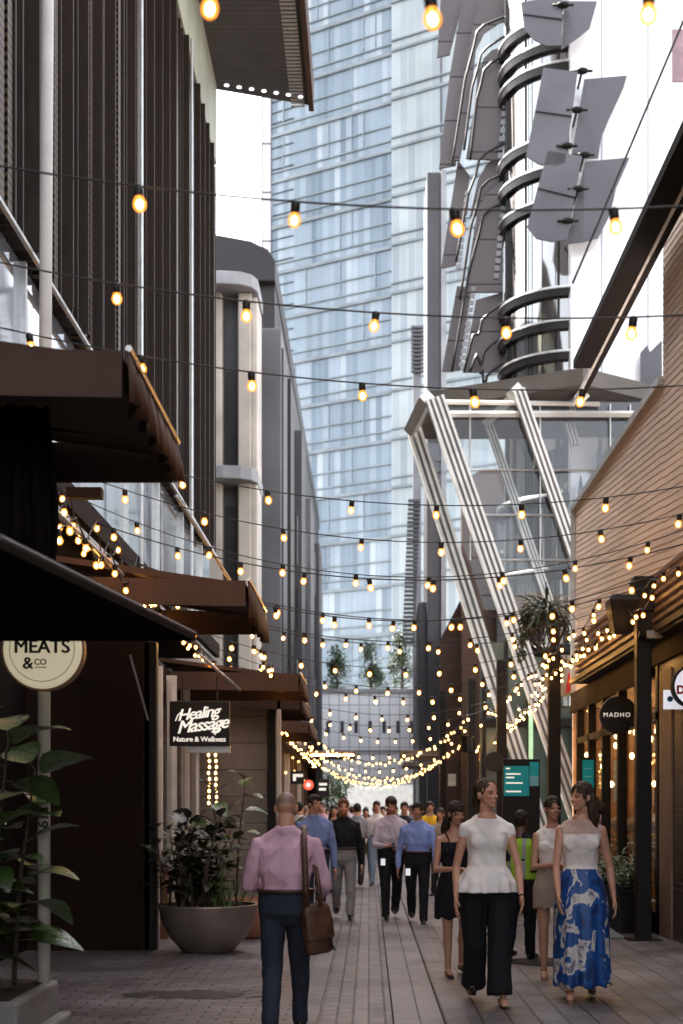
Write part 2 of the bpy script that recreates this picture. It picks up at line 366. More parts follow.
M['lightbox'] = mat('cream_lightbox', (.55,.50,.36), .5, vs=2, var=.06, bump=0, emit=(1,.88,.6), es=.06)
M['lightboxw'] = mat('white_lightbox', (.6,.6,.62), .5, vs=2, var=.05, bump=0, emit=(.9,.9,1), es=.10)
M['signb'] = mat('black_sign', (.010,.008,.007), .4, bump=0)
M['red'] = mat('red_plastic', (.5,.05,.03), .4, bump=0, emit=(1,.15,.08), es=.15)
M['lathfin'] = mat('bronze_fin', (.024,.014,.0095), .6, .1, vs=3, bs=60)
M['meshfin'] = stripes('bronze_mesh', 2, .085, (.12,.075,.042), (.012,.008,.005), .5, .4, .5, .6)
M['perf'] = cellmat('perforated_grey', (0,2), (60,1.15), [(.115,.105,.108),(.135,.122,.126)], .5, .2, .3, .035, (.02,.02,.02), .15, .1)
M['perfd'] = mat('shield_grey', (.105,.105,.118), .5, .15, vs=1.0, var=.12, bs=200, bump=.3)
M['band'] = mat('dark_band', (.02,.018,.019), .4, .1, vs=2)
M['siding'] = mat('timber_siding', (.82,.67,.55), .6, vs=1.2, var=.12, bs=30, bump=.2, stretch=(1,.3,3))
M['slat'] = mat('brown_slat', (.22,.145,.11), .5, .2, vs=1.5, bs=50)
M['brickd'] = paver('dark_brick', (.05,.032,.026), (.035,.022,.018), (.02,.016,.014), .23, .075, 0, .5, .008)

# ------------------------------------------------------------------ ground
g = MB(); g.quad((-260,-60,0),(260,-60,0),(260,700,0),(-260,700,0)); struct(g.build('ground', M['ground']), 'dark ground running out under every building')
def sheet(name, x0, x1, y0, y1, m, label, z=.004):
    b = MB(); b.quad((x0,y0,z),(x1,y0,z),(x1,y1,z),(x0,y1,z)); struct(b.build(name, m), label, 'paving')
sheet('lane_paving', -6, -.52, -8, 84, M['pave_t'], 'small grey pavers on the planter side of the lane')
sheet('paver_strip', -.52, -.34, -8, 84, M['slab2'], 'long pale slab course between two paver strips')
sheet('paver_strip', -.34, -.1, -8, 84, M['pave_s'], 'narrow strip of small pavers in running bond')
sheet('paver_strip', -.1, .02, -8, 84, M['slab2'], 'thin slab course beside the smooth band')
sheet('paver_strip', .02, .17, -8, 84, M['pave_s'], 'narrow paver strip along the smooth slab band')
sheet('slab_band', .17, .53, -8, 84, M['slab'], 'smooth grey slab band along the lane')
sheet('paver_strip', .53, .70, -8, 84, M['slab2'], 'slab course on the shop side of the smooth band')
sheet('stone_paving', .70, 8, -8, 84, M['pave_l'], 'staggered stone pavers in front of the shops')
b = MB(); b.box(.165,.178,-8,60,.004,.009); b.box(.522,.535,-8,60,.004,.009); struct(b.build('drain_channel', M['iron']), 'thin dark drain slots edging the smooth slabs', 'drain')
b = MB(); b.disc((XX(545,13.6),13.6,.006), .36, (0,0,1), .004); b.disc((XX(185,13),13.,.006), .01, (0,0,1), .004)
struct(b.build('manhole_cover', M['iron']), 'dark round drain cover in the pavers', 'drain cover')
# stain
m, nt, out = new_mat('wet_stain'); bb = N(nt,'ShaderNodeBsdfPrincipled'); bb.inputs['Base Color'].default_value = (.02,.018,.018,1); bb.inputs['Roughness'].default_value = .5
tr = N(nt,'ShaderNodeBsdfTransparent'); nz = N(nt,'ShaderNodeTexNoise'); nz.inputs['Scale'].default_value = 5; nz.inputs['Detail'].default_value = 5
tc = N(nt,'ShaderNodeTexCoord'); nt.links.new(tc.outputs['Object'], nz.inputs['Vector'])
gr = N(nt,'ShaderNodeTexGradient', gradient_type='SPHERICAL'); mp = N(nt,'ShaderNodeMapping'); mp.inputs['Scale'].default_value=(1/1.15,1/.6,1)
nt.links.new(tc.outputs['Object'], mp.inputs[0]); nt.links.new(mp.outputs[0], gr.inputs[0])
mu = N(nt,'ShaderNodeMath',operation='MULTIPLY'); nt.links.new(gr.outputs['Fac'],mu.inputs[0]); nt.links.new(nz.outputs['Fac'],mu.inputs[1])
mr = N(nt,'ShaderNodeMapRange'); mr.inputs['From Min'].default_value=.24; mr.inputs['From Max'].default_value=.33; mr.inputs['To Max'].default_value=.85; nt.links.new(mu.outputs[0],mr.inputs[0])
mx = N(nt,'ShaderNodeMixShader'); nt.links.new(mr.outputs[0],mx.inputs[0]); nt.links.new(tr.outputs[0],mx.inputs[1]); nt.links.new(bb.outputs[0],mx.inputs[2]); nt.links.new(mx.outputs[0],out.inputs[0])
b = MB(); b.quad((-1.2,-.65,0),(1.2,-.65,0),(1.2,.65,0),(-1.2,.65,0)); o = b.build('pavement_stain', m); o.location = (XX(190,11.2),11.2,.0085)
struct(o, 'dark wet stain spread over the small pavers', 'stain')

# ------------------------------------------------------------------ left: louvred building
lb = empty('louvred_building', (-3.3,19,0), 'tall dark building with vertical bronze louvres above the awnings', 'building')
def rel(o, root): o.location = -Vector(root.location); return o
LX = -3.3
b = MB(); b.box(-9,LX-.22,-10,30,6.9,15.3); rel(b.build('wall', M['black'], lb), lb)
b = MB(); b2 = MB(); y = 3.0; k = 0
while y < 30:
    if k % 7 in (0,1):
        b2.box(LX-.16, LX, y, y+.16, 6.92, 15.25)
    else:
        b.box(LX-.2, LX+(.02 if k % 3 else .1), y, y+.05, 6.92, 15.25)
    y += .27+.07*math.sin(k*1.7); k += 1
rel(b.build('louvre_screen', M['lathfin'], lb), lb); rel(b2.build('mesh_screen', M['meshfin'], lb), lb)
for px, w in ((143,.10),(193,.12)):
    Yp = -3.14*F/(px-CX); b = MB(); b.box(-3.18,-3.14,Yp-w/2,Yp+w/2,4.6,15.2); rel(bev(b.build('light_fin', M['alum'], lb),.01), lb)
b = MB(); b.box(-9,LX+.03,-10,30.05,15.3,17.0); rel(b.build('fascia', M['beige'], lb), lb)
b = MB(); b.prism([(-9,-10,17.0),(-1.25,-10,17.0),(-1.25,30.9,17.0),(LX,30.2,17.0),(-9,30.2,17.0)], (0,0,.5)); rel(b.build('roof_overhang', M['soffit'], lb), lb)
ro = MB(); ro.box(-1.33,-1.22,-10,30.95,16.9,17.6); rel(ro.build('roof_edge', M['fasciab'], lb), lb)
b = MB()
for i in range(150): b.box(-1.72,-1.42,10+i*.14,10.07+i*.14,16.985,16.997)
rel(b.build('soffit_grille', M['alum'], lb), lb)
dl = MB()
for i in range(7): dl.disc((-3.05+i*.26,30.0+.08*i,16.99), .055, (0,0,-1), .01, 12)
parts(dl,'soffit_light', emis('soffit_spot', (.9,.92,1), .4), lb, rel)
b = MB(); b.box(LX-.3,LX-.12,-10,30,5.0,6.85); rel(b.build('clerestory_glazing', M['glassup'], lb), lb)
b = MB()
for i in range(9): b.box(LX-.13,LX-.06,5+i*2.9,5.07+i*2.9,5.0,6.85)
parts(b,'mullion', M['alum'], lb, rel)
b = MB(); b.box(LX+.01,LX+.05,-10,30,6.86,6.9); rel(b.build('light_rail', M['alum'], lb), lb)
b = MB(); b.box(LX-.1,LX+.1,-10,30,4.72,5.0); b.box(LX-.6,LX-.45,-10,14,4.99,6.3); rel(b.build('lower_beam', M['brown'], lb), lb)
b = MB(); b.box(LX,LX+.06,-10,30,4.6,4.66); rel(b.build('light_rail', M['alum'], lb), lb)
b = MB(); b.box(-9,LX-.3,-10,22,0,4.72); b.box(-9,LX-.3,-10,30,4.7,15.3); rel(b.build('ground_floor_wall', M['black'], lb), lb)
b = MB(); b.box(-9,-2.37,14.7,14.85,0,3.3); b.box(-2.36,-2.31,14.72,14.83,0,3.3); rel(b.build('end_wall', M['brown'], lb), lb)
b = MB(); b.box(XX(66,10),XX(101,10),10,10.1,ZZ(497,10),ZZ(487,10)); rel(b.build('sign_arm', M['brown'], lb), lb)

# dark shopfront between the end wall and the stone wall
sf = empty('shopfront', (-2.6,18,0), 'dark narrow shopfront behind the bowl planter', 'shopfront')
b = MB(); b.box(-4,-2.75,14.9,22,0,3.4); rel(b.build('wall', M['black'], sf), sf)
b = MB()
for i, yy in enumerate((15.4,16.5,17.7,19.0,20.4,21.6)): b.box(-2.75,-2.62,yy,yy+.1,0,3.3)
parts(b,'mullion', M['white'], sf, rel)
b = MB(); b.quad((-2.68,15,.3),(-2.68,21.9,.3),(-2.68,21.9,3.2),(-2.68,15,3.2)); rel(b.build('window', M['glassd'], sf), sf)
# stone wall pier
st = MB(); st.box(-3.2,XX(268,22),22,25,0,3.3); o = st.build('stone_wall', M['stone']); 
for p in o.data.polygons: pass
o.rotation_euler = (0,0,0); tag(o, 'pale sandstone wall with joints behind the fig leaves', 'wall')
M['stone'].node_tree.nodes['Mapping'].inputs['Rotation'].default_value = (R(90),0,0)
b = MB(); b.box(XX(268,21.8),XX(276,21.8),21.7,21.95,0,3.5); tag(bev(b.build('steel_post', M['blackm'])), 'black square post against the sandstone wall', 'post')
b = MB(); b.box(XX(276.5,21.6),XX(281,21.6),21.6,21.7,0,3.35); tag(bev(b.build('steel_post', M['white'])), 'slim pale post next to the sandstone wall', 'post')

# far left row of shops
fl = empty('shop_row', (-2.2,38,0), 'row of dark shops with columns beyond the sandstone wall', 'shops')
b = MB(); b.box(-9,-2.35,25,52,0,3.9); rel(b.build('wall', M['brown'], fl), fl)
for i in range(12):
    yy = 25.4+i*2.2; b = MB(); b.box(-2.35,-2.2,yy,yy+.22,0,3.8); rel(b.build('column', M['slat'] if i % 3 else M['white'], fl), fl)
b = MB(); b.box(-2.33,-1.9,25,52,3.0,3.25); rel(b.build('canopy', M['fasciab'], fl), fl)
b = MB()
for i in range(24): b.ell((-2.25+.1*math.sin(i*2.1), 25.5+i*1.1, 2.0+1.0*abs(math.sin(i*1.3))), .03,.03,.03,nu=6,nv=4)
parts(b,'warm_lamp', M['fairy'], fl, rel)
b = MB(); b.box(-14,-5.6,30.3,40.5,0,17); bh = b.build('sun_blocker', M['greyd']); tag(b and bh, 'unseen dark block added behind the louvred facade to shade the lane', 'building')  # added out of sight to keep the sun off the lane
# tall left buildings
cb = empty('column_building', (-4,42,0), 'cream columned corner building beside the louvred facade', 'building')
def xr(px, Y): return XX(px, Y)
Yc = 41.0
b = MB(); b.box(-9,xr(222,Yc),Yc,Yc+3,4,16.6); b.box(xr(238,Yc),-3.45,Yc,Yc+.5,4,16.6); b.box(-3.45,-3.28,Yc+.1,Yc+1.8,4,16.5); [bev(q,.04) for q in parts(b,'column', M['cream'], cb, rel)]
b = MB(); b.box(xr(222,Yc)-.05,xr(238,Yc)+.05,Yc+.45,Yc+3,3,16.6); rel(b.build('wall', M['greyd'], cb), cb)
b = MB(); b.box(xr(224,Yc),xr(236,Yc),Yc+.40,Yc+.46,11.6,14.4); b.box(xr(224,Yc),xr(236,Yc),Yc+.40,Yc+.46,5,10.4); rel(b.build('window', M['band'], cb), cb)
for zt in (16.6, 11.0):
    b = MB(); pts = [(-9,Yc-.6,zt),(-4.2,Yc-.7,zt),(-3.7,Yc-.62,zt),(-3.4,Yc-.4,zt),(-3.25,Yc,zt),(-3.25,Yc+1.9,zt),(-9,Yc+1.9,zt)]
    b.prism(pts, (0,0,.38)); rel(bev(b.build('cap_ledge', M['capm'], cb),.03), cb)
gb = empty('grey_block', (-3.2,47,0), 'flat grey panelled block stepping out behind the cream columns', 'building')
Yg = 44.0
b = MB(); b.box(-9,xr(281,Yg),Yg,Yg+4,3.9,ZZ(328,Yg)); rel(bev(b.build('wall', M['greym'], gb),.03), gb)
b = MB(); b.box(xr(281,Yg)+.0,xr(283,Yg),Yg+.3,Yg+3.5,3.9,ZZ(345,Yg)); rel(b.build('side_fin', M['greyd'], gb), gb)
wb = empty('wedge_building', (-3.3,60,0), 'tall dark wedge roofed building behind the grey block', 'building')
b = MB(); zt = 21.4
b.prism([(-3.3,49,3.9),(-3.3,92,3.9),(-3.3,92,zt-.5),(-3.3,50.5,zt-.5),(-3.3,49,zt-.7)], (-8,0,0)); rel(b.build('wall', M['roofd'], wb), wb)
b = MB(); prof = [(-12,0),(-7,.1),(-5.2,0),(-4.1,-.2),(-3.5,-.5),(-3.25,-.9)]
b.prism([(x,48.6,zt+z) for x, z in prof]+[(-3.25,48.6,zt-1.6),(-12,48.6,zt-1.6)], (0,43.4,0)); rel(bev(b.build('roof', M['roofd'], wb),.05), wb)
b = MB(); b.box(-6.2,-5.9,48.3,48.55,16,19.4); rel(b.build('duct', M['alum'], wb), wb)
b = MB(); b.box(-3.28,-3.22,52,52.3,12,17); b.box(-3.28,-3.22,58,58.3,9,15); rel(b.build('side_window', M['alum'], wb), wb)
stp = empty('stepped_building', (-3,55,0), 'stepped dark grey facades at the end of the planter side', 'building')
for px0, px1, py, Y0, mm in ((270,291,378,46.5,'roofd'),(280,302,430,49,'greyd'),(285,311,498,52,'greym'),(300,319.5,543,56,'greyd')):
    b = MB(); b.box(-8,XX(px1,Y0),Y0,Y0+3.2,3.9,ZZ(py,Y0)); rel(bev(b.build('facade', M[mm], stp),.03), stp)
    for q in range(3):
        b = MB(); b.box(XX(px1-5,Y0),XX(px1-4,Y0),Y0-.05,Y0-.01,5+q*2.5,6.7+q*2.5); rel(b.build('slot_window', M['band'] if q % 2 else M['capm'], stp), stp)
b = MB(); b.box(-8,XX(319.5,56),52.2,60,0,4.2); rel(b.build('base_wall', M['brown'], stp), stp)
# ------------------------------------------------------------------ far glass tower
tw = empty('glass_tower', (0,110,0), 'pale blue glass skyscraper with slanting floor lines closing the lane', 'building')
ang = math.atan2(-.504,.864)      # face runs to the left and away
tm = cellmat('tower_glass', (0,2), (.55,3.8), [(.11,.165,.215),(.19,.26,.32),(.28,.35,.41),(.15,.215,.27),(.40,.46,.50)], .14, .0, .5, .05, (.22,.27,.30), .18, .03)
tm2 = cellmat('tower_glass_pale', (0,2), (.7,3.8), [(.29,.35,.37),(.38,.43,.44),(.24,.29,.32)], .15, 0, .5, .07, (.40,.45,.48), .25, .05)
rot = Matrix.Rotation(ang, 4, 'Z')
corner = Vector((1.95,110,0))
tf = empty('_', (0,0,0)); bpy.data.objects.remove(tf)
def tpart(b, name, m, sm=False):
    o = b.build(name, m, tw, sm); o.rotation_euler = (0,0,ang); o.location = corner-Vector(tw.location); return o
W1 = 11.6
b = MB(); b.prism([(-W1,0,-1),(0,0,-1),(0,14,-1),(-W1+10,14,-1)],(0,0,85)); tpart(b, 'glass_wall', tm)
b = MB(); b.box(0,12,-.35,14,-1,84); tpart(b, 'side_glass_wall', tm2)
b = MB(); b.box(-W1-.15,-W1,-.2,.05,-1,84); b.box(4.3,4.40,-.45,-.33,-1,84); [setattr(q,'rotation_euler',(0,0,ang)) or setattr(q,'location',corner-Vector(tw.location)) for q in parts(b,'mullion', M['greym'], tw)]
fb = MB()
for k in range(22):
    z = 3.8*k
    fb.box(-W1,-.12,-.18,.0,z-.16,z+.10); fb.box(-W1,-.12,-.12,0,z+.70,z+.80); fb.box(-W1,-.12,-.12,0,z+1.9,z+1.98)
    fb.box(.0,12,-.5,-.35,z-.12,z+.08); fb.box(.0,12,-.5,-.35,z+.7,z+.8)
fb2 = fb; fb = MB(); random.seed(3)
for k in range(22):
    for i in range(10):
        if random.random() < .30: fb.box(-W1+.1+i*1.09,-W1+.16+i*1.09,-.1,0,3.8*k+.9,3.8*k+3.6)
    for i in range(4):
        for q in range(3): fb2.box(-W1+.05,-W1+2.2,-.1,0,3.8*k+1.0+q*.9,3.8*k+1.05+q*.9)
tpart(fb2, 'floor_bands', mat('floor_band', (.19,.225,.245), .5, vs=.5, bump=0))
[setattr(q,'rotation_euler',(0,0,ang)) or setattr(q,'location',corner-Vector(tw.location)) for q in parts(fb,'window_mullion', mat('window_mullion', (.30,.35,.38), .5, bump=0), tw)]
# pale side edge at the left of the tower and the ladder of louvres
b = MB(); x0 = XX(262,112); x1 = XX(271,112); b.box(x0,x1,112,112.3,-1,75); 
wf = empty('white_tower', (x0,112,0), 'slim white tower edge left of the blue skyscraper', 'building')
rel(b.build('wall', mat('white_cladding', (.85,.86,.87), .5, vs=.3, var=.04, bump=0), wf), wf)
b = MB()
for k in range(20): b.box(x0-.02,x1+.02,111.93,112,3.9*k,3.9*k+.09)
b.box(x0-.04,x0+.02,111.9,112,0,75); b.box(x1-.03,x1+.03,111.9,112,0,75); rel(b.build('joint_lines', M['greym'], wf), wf)
# louvre stack
ls = empty('louvre_column', (XX(416,70),70,0), 'ladder like stack of small grey louvres beside the tower', 'facade')
b = MB(); bw = MB()
for k in range(34):
    y0 = 500+k*4.3; s = (k/34)*-6
    b.box(XX(408+s,70),XX(420+s,70),69.8,70,ZZ(y0+2.6,70),ZZ(y0,70))
for k in range(12):
    y0 = 327+k*4.0; b.box(XX(411,70),XX(424,70),69.8,70,ZZ(y0+2.2,70),ZZ(y0,70))
bw.box(XX(413,70),XX(421,70),70,70.3,0,ZZ(327,70)); rel(b.build('louvre_blades', M['greym'], ls), ls); rel(bw.build('backing', M['capm'], ls), ls)

# podium with white ribs
pd = empty('podium', (0,86,0), 'white ribbed podium with small dark windows at the lane end', 'building')
Yp = 86.0
pm = cellmat('podium_panels', (0,2), (.62,2.6), [(.86,.89,.92),(.95,.95,.95),(.80,.84,.87)], .3, 0, .5, .05, (.35,.38,.40), .08)
b = MB(); b.box(-9,14,Yp,Yp+10,0,ZZ(690,Yp)); rel(b.build('wall', pm, pd), pd)
b = MB(); b.box(-9,14,Yp-.15,Yp,ZZ(693,Yp),ZZ(689,Yp)); b.box(-9,14,Yp-.12,Yp,ZZ(752,Yp),ZZ(750,Yp)); rel(b.build('parapet', M['capm'], pd), pd)
for i in range(13):
    x = -5.2+i*.86; b = MB(); b.box(x,x+.22,Yp-.03,Yp,ZZ(733,Yp),ZZ(721,Yp)); o = rel(b.build('window', M['greyd'], pd), pd)
b = MB(); b.box(-6,9,Yp-.06,Yp,.1,2.9); rel(b.build('entrance_daylight_glow', mat('lobby_daylight_glow', (.8,.8,.78), .4, bump=0, emit=(1,.97,.9), es=.085), pd), pd)  # entrance emission added to brighten the lane end in place of daylight
# trees on the terrace and at the end of the lane
def crown_tree(name, loc, h, w, m, label, seed, shape='cone', trunk=.35, leaves=900, ls=.12, group=None, cat='tree'):
    random.seed(seed); t = empty(name, loc, label, cat, group)
    b = MB(); b.tube([(0,0,0),(.02,0,h*trunk),(0.0,.02,h*.85)], [w*.06,w*.045,w*.015], 7)
    for i in range(7):
        a = random.uniform(0,6.28); z = h*(trunk*.8+.08*i); b.tube([(0,0,z),(math.cos(a)*w*.3,math.sin(a)*w*.3,z+h*.12)], [w*.02,w*.008], 5)
    b.build('trunk', M['bark'], t, True)
    c = MB(); cl = []
    for i in range(14):
        u = random.random(); r = w*.5*(1-u*.75 if shape == 'cone' else math.sqrt(max(.05,1-(2*u-1)**2)))*random.uniform(.35,.95)
        a = random.uniform(0,6.28); cl.append((Vector((math.cos(a)*r,math.sin(a)*r,h*(trunk+(1-trunk)*u*.95))), w*random.uniform(.12,.24)))
    for i in range(leaves):
        p, s = random.choice(cl); q = p+Vector((random.gauss(0,1),random.gauss(0,1),random.gauss(0,1.1)))*s*.6
        d = Vector((random.uniform(-1,1),random.uniform(-1,1),random.uniform(-.6,.9)))
        c.leaf(q, d, Vector((random.uniform(-.6,.6),random.uniform(-.6,.6),1)), ls*random.uniform(.7,1.4), ls*.55, seg=2)
    c.build('crown', m, t); return t
for i, (px, h, w) in enumerate(((337,3.0,1.5),(371,3.5,1.4),(402,3.9,1.9))):
    crown_tree('terrace_tree', (XX(px,88.5),88.5,ZZ(694,88.5)), h*.95, w*1.25, M['leaft'], ('small loose tree on the white terrace beside the dark facade','slender middle tree on the white terrace','fullest tree on the white terrace beside the ladder of louvres')[i], 20+i, leaves=1500, ls=.2, trunk=.06, group='trees on the podium terrace')
for i, (px, Y, h) in enumerate(((327,70,3.2),(340,78,3.0))):
    crown_tree('street_tree', (XX(px,Y),Y,0), h, 2.0, M['leafl'], ('small bright green street tree at the dark facades','small street tree further along by the podium')[i], 40+i, 'ball', .3, 900, .16)

# ------------------------------------------------------------------ right: complex at 30-60 m
# tall brown facade row, x=3.5, z 9.5
rb = empty('brown_building', (3.6,50,0), 'brown clad row with flat parapet on the strut side', 'building')
b = MB(); b.box(3.55,12,43,96,0,9.5); rel(b.build('wall', M['brown2'], rb), rb)
b = MB(); b.box(3.45,3.6,43,96,5.6,5.72); rel(b.build('gutter', M['capm'], rb), rb)
for i in range(9):
    b = MB(); yy = 43.5+i*4.2; b.box(3.35,3.55,yy,yy+.5,0,5.6); rel(b.build('column', M['slat'], rb), rb)
b = MB(); b.prism([at(418,600,62),at(462,595,62),at(480,470,62),at(480,700,62),at(418,700,62)], (0,.1,0)); 
rt = empty('grey_pylon', (XX(435,64),64,0), 'slim grey brown pylon tower rising beside the louvre ladder', 'building')
b = MB(); b.box(XX(427,64),XX(441,64),64,68,0,ZZ(172,64)); b.box(XX(419,64),XX(432,64),64.5,68,0,ZZ(600,64)); rel(bev(b.build('shaft', M['greyd'], rt),.05), rt)
b = MB(); b.box(XX(441,64),XX(446,64),63.8,64.2,0,ZZ(172,64)); rel(b.build('side_fin', M['capm'], rt), rt)
# volume behind the struts
vb = empty('angular_building', (5,44,0), 'angular brown and grey building seen through the glass frame', 'building')
b = MB(); b.prism([at(462,480,42),at(482,470,42),at(600,470,42),at(600,860,42),at(462,860,42)], (0,.6,0)); rel(b.build('wall', M['brown2'], vb), vb)
b = MB(); b.prism([at(497,505,41.5),at(512,497,41.5),at(560,497,41.5),at(560,860,41.5),at(497,860,41.5)], (0,.4,0)); rel(b.build('grey_volume', M['greyd'], vb), vb)
b = MB(); b.prism([at(440,640,43),at(468,585,43),at(480,640,43),at(480,870,43),at(440,870,43)], (0,.5,0)); rel(b.build('gable', M['brown2'], vb), vb)
b = MB(); b.prism([at(476,598,42.4),at(481,596,42.4),at(481,860,42.4),at(476,860,42.4)], (0,-.3,0)); rel(b.build('red_fin', mat('rust_red', (.25,.07,.04), .5), vb), vb)
b = MB()
for i in range(7): b.box(XX(500,41.5),XX(556,41.5),41.38,41.5,ZZ(520+i*34,41.5),ZZ(517+i*34,41.5))
rel(b.build('string_courses', M['capm'], vb), vb)

# white mirrored office facade
wo = empty('white_office', (9,34,0), 'bright white panelled office facade behind the eave', 'building')
YF = 33.85
wm = cellmat('white_panels', (0,2), (1.12,30.), [(.86,.87,.90),(.92,.92,.93),(.82,.84,.88)], .08, .0, 1.0, .05, (.36,.38,.42), .12, .03)
b = MB(); b.box(XX(571,YF),14,YF,YF+5,6.0,26); rel(b.build('wall', wm, wo), wo)
b = MB(); b.box(XX(672,YF),XX(684,YF),YF-.04,YF,ZZ(82,YF),ZZ(30,YF)); rel(b.build('window', mat('reddish_window', (.3,.2,.22), .3), wo), wo)
# cylinder
cy = empty('glass_cylinder', (XX(571,36),36,0), 'curved mirror glass stair tower ringed by dark bands', 'tower')
RC = 1.72
cm = cellmat('cylinder_glass', (0,1), (.31,.43), [(.05,.035,.022),(.42,.43,.44),(.14,.12,.09),(.62,.64,.66),(.22,.25,.24)], .07, .9, .8, .02, (.03,.03,.03), 0, .12)  # dark and bright stripes put mirror reflections into the base colour
b = MB(); b.lathe([(RC,4),(RC,27)], (0,0,0), 64); b.build('glass_wall', cm, cy, True)
b = MB(); 
for a in range(12): 
    t = a/12*6.283+.2; b.box(RC*math.cos(t)-.03,RC*math.cos(t)+.03,RC*math.sin(t)-.03,RC*math.sin(t)+.03,4,27)
b.build('mullions', M['band'], cy)
bands = [15, 40, 62, 135, 165, 198, 287, 320, 351]
for i, py in enumerate(bands):
    z = ZZ(py, 36-RC); b = MB(); b.lathe([(RC+.02,z-.22),(RC+.12,z-.22),(RC+.15,z),(RC+.02,z+.02)], (0,0,0), 64); rb_ = b.build('ring_band', M['band'], cy); b = MB(); b.lathe([(RC+.15,z-.05),(RC+.17,z-.04),(RC+.17,z+.01),(RC+.13,z+.012)], (0,0,0), 64); b.build('edge_trim', M['alum'], rb_)
for i, z in enumerate((5.5,7.4,9.2)):
    b = MB(); b.lathe([(RC+.02,z-.3),(RC+.2,z-.25),(RC+.2,z),(RC+.02,z+.02)], (0,0,0), 48); b.build('ring_band', M['band'], cy, True)
# J shaped perforated screens
js = empty('screen_stack', (3,35.5,0), 'stack of long curved perforated grey screens left of the glass cylinder', 'sun screen')
def jpoly(pts, Y, th, name, m, root, bw=.0):
    b = MB(); b.prism([at(x,y,Y) for x, y in pts], (0,th,0)); return rel(b.build(name, m, root), root)
PL = [([(441,-5),(465,-5),(450,54),(437,57)],37.2),
      ([(463,-5),(483,-5),(471,60),(456,165),(439,168),(449,80)],36.8),
      ([(458,160),(470,176),(456,265),(441,268)],37.0),
      ([(457,286),(472,288),(460,370),(442,371)],36.9),
      ([(476,300),(503,292),(503,372),(463,372)],36.2),
      ([(482,-5),(522,-5),(522,16),(500,22),(485,32),(476,50),(468,120),(460,160),(452,160),(466,60),(473,25)],36.4),
      ([(503,35),(503,160),(466,158),(474,110),(478,72),(484,58),(492,50),(503,47)],36.1),
      ([(503,144),(503,215),(470,215),(478,180),(486,165),(494,158)],36.35),
      ([(503,180),(503,292),(465,292),(474,230),(479,206),(488,192)],36.0)]
for pts, Y in PL: jpoly(pts, Y, .08, 'screen_panel', M['perf'], js)
# dark curved rims (J outlines)
def rim(x0,y0,xr_,yr_,yb,xb,Y):
    pts = [(xr_,yr_),((x0+xr_)/2+3,y0*.55+yr_*.45),(x0+10,y0+3),(x0+3,y0+10),(x0,y0+24),(x0*.6+xb*.4,y0*.6+yb*.4),(xb,yb)]
    out_ = []
    for i in range(len(pts)-1):
        for q in range(4): t = q/4; out_.append((pts[i][0]*(1-t)+pts[i+1][0]*t, pts[i][1]*(1-t)+pts[i+1][1]*t))
    out_.append(pts[-1]); return [at(x,y,Y) for x, y in out_]
for x0,y0,x1_,y1_,yb,xb in ((474,22,522,13,165,452),(478,44,520,30,150,464),(481,60,520,48,160,470),(476,150,522,137,262,456),(478,178,524,167,300,460),(480,206,526,196,372,452),(479,310,524,292,372,464),(481,342,524,326,372,470),(484,366,524,356,374,480)):
    b = MB(); b.tube(rim(x0,y0,x1_,y1_,yb,xb,35.9+.02*(x0%5)), .035, 4); rel(b.build('dark_rim', M['band'], js, True), js)
# ladder strips
lm = M['lightboxw']
for (xa,ya,xb,yb) in ((474,286,461,368),(468,190,458,270),(509,60,500,160),(505,190,496,280)):
    b = MB(); b2 = MB()
    n = 12
    for i in range(n):
        t = (i+.1)/n; t2 = (i+.75)/n
        x = xa*(1-t)+xb*t; y_ = ya*(1-t)+yb*t; x2 = xa*(1-t2)+xb*t2; y2 = ya*(1-t2)+yb*t2
        b.prism([at(x-2.5,y_,35.95),at(x+2.5,y_,35.95),at(x2+2.5,y2,35.95),at(x2-2.5,y2,35.95)], (0,.05,0))
    rel(b.build('slot_row', M['capm'], js), js)
# shields; each right-hand panel models the left one's reflection in the facade
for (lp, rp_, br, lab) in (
    ([(523,-8),(563,-8),(563,42),(548,40),(536,32),(526,18)], [(566,-8),(600,-8),(592,20),(580,31),(564,40)], [(563,5)], 'topmost curved grey shade panel with its reflection built as a second panel'),
    ([(545,62),(578,71),(566,160),(556,163),(540,158),(528,148)], [(586,73),(632,62),(628,75),(612,110),(604,130),(601,150),(573,152)], [(582,71),(577,110),(567,146)], 'middle curved grey shade panel with its reflection built as a second panel'),
    ([(549,146),(582,156),(568,238),(553,238),(538,233),(529,220)], [(587,156),(635,145),(620,178),(614,205),(601,231),(585,237),(568,238)], [(584,155),(578,189),(568,221)], 'lowest curved grey shade panel with its reflection built as a second panel')):
    r = empty('shade_panel_with_reflection', at(lp[1][0],lp[1][1],33.6), lab, 'sun shade', 'curved shade panels with modelled reflections')
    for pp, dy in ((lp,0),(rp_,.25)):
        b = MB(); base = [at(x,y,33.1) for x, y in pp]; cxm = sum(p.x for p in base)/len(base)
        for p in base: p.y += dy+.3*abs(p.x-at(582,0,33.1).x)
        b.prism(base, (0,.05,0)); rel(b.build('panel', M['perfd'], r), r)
        if pp is lp:
            ys = sorted([p.z for p in base]); 
            bb = MB(); 
            zc = (ys[0]+ys[-1])/2
            bb.tube([base[0].lerp(base[-1],.5)+Vector((0,-.03,0)), base[1].lerp(base[2],.5)+Vector((0,-.03,0))], .018, 5); rel(bb.build('seam', M['band'], r), r)
    for x, y in br:
        b = MB(); p = at(x,y,33.2); b.ell(p,.16,.12,.07,nu=10,nv=6); b.tube([p+Vector((-.25,0,0)),p+Vector((.25,0,0))],.03,6); b.tube([p,p+Vector((0,.9,-.1))],.03,6); rel(b.build('bracket', M['blackm'], r, True), r)
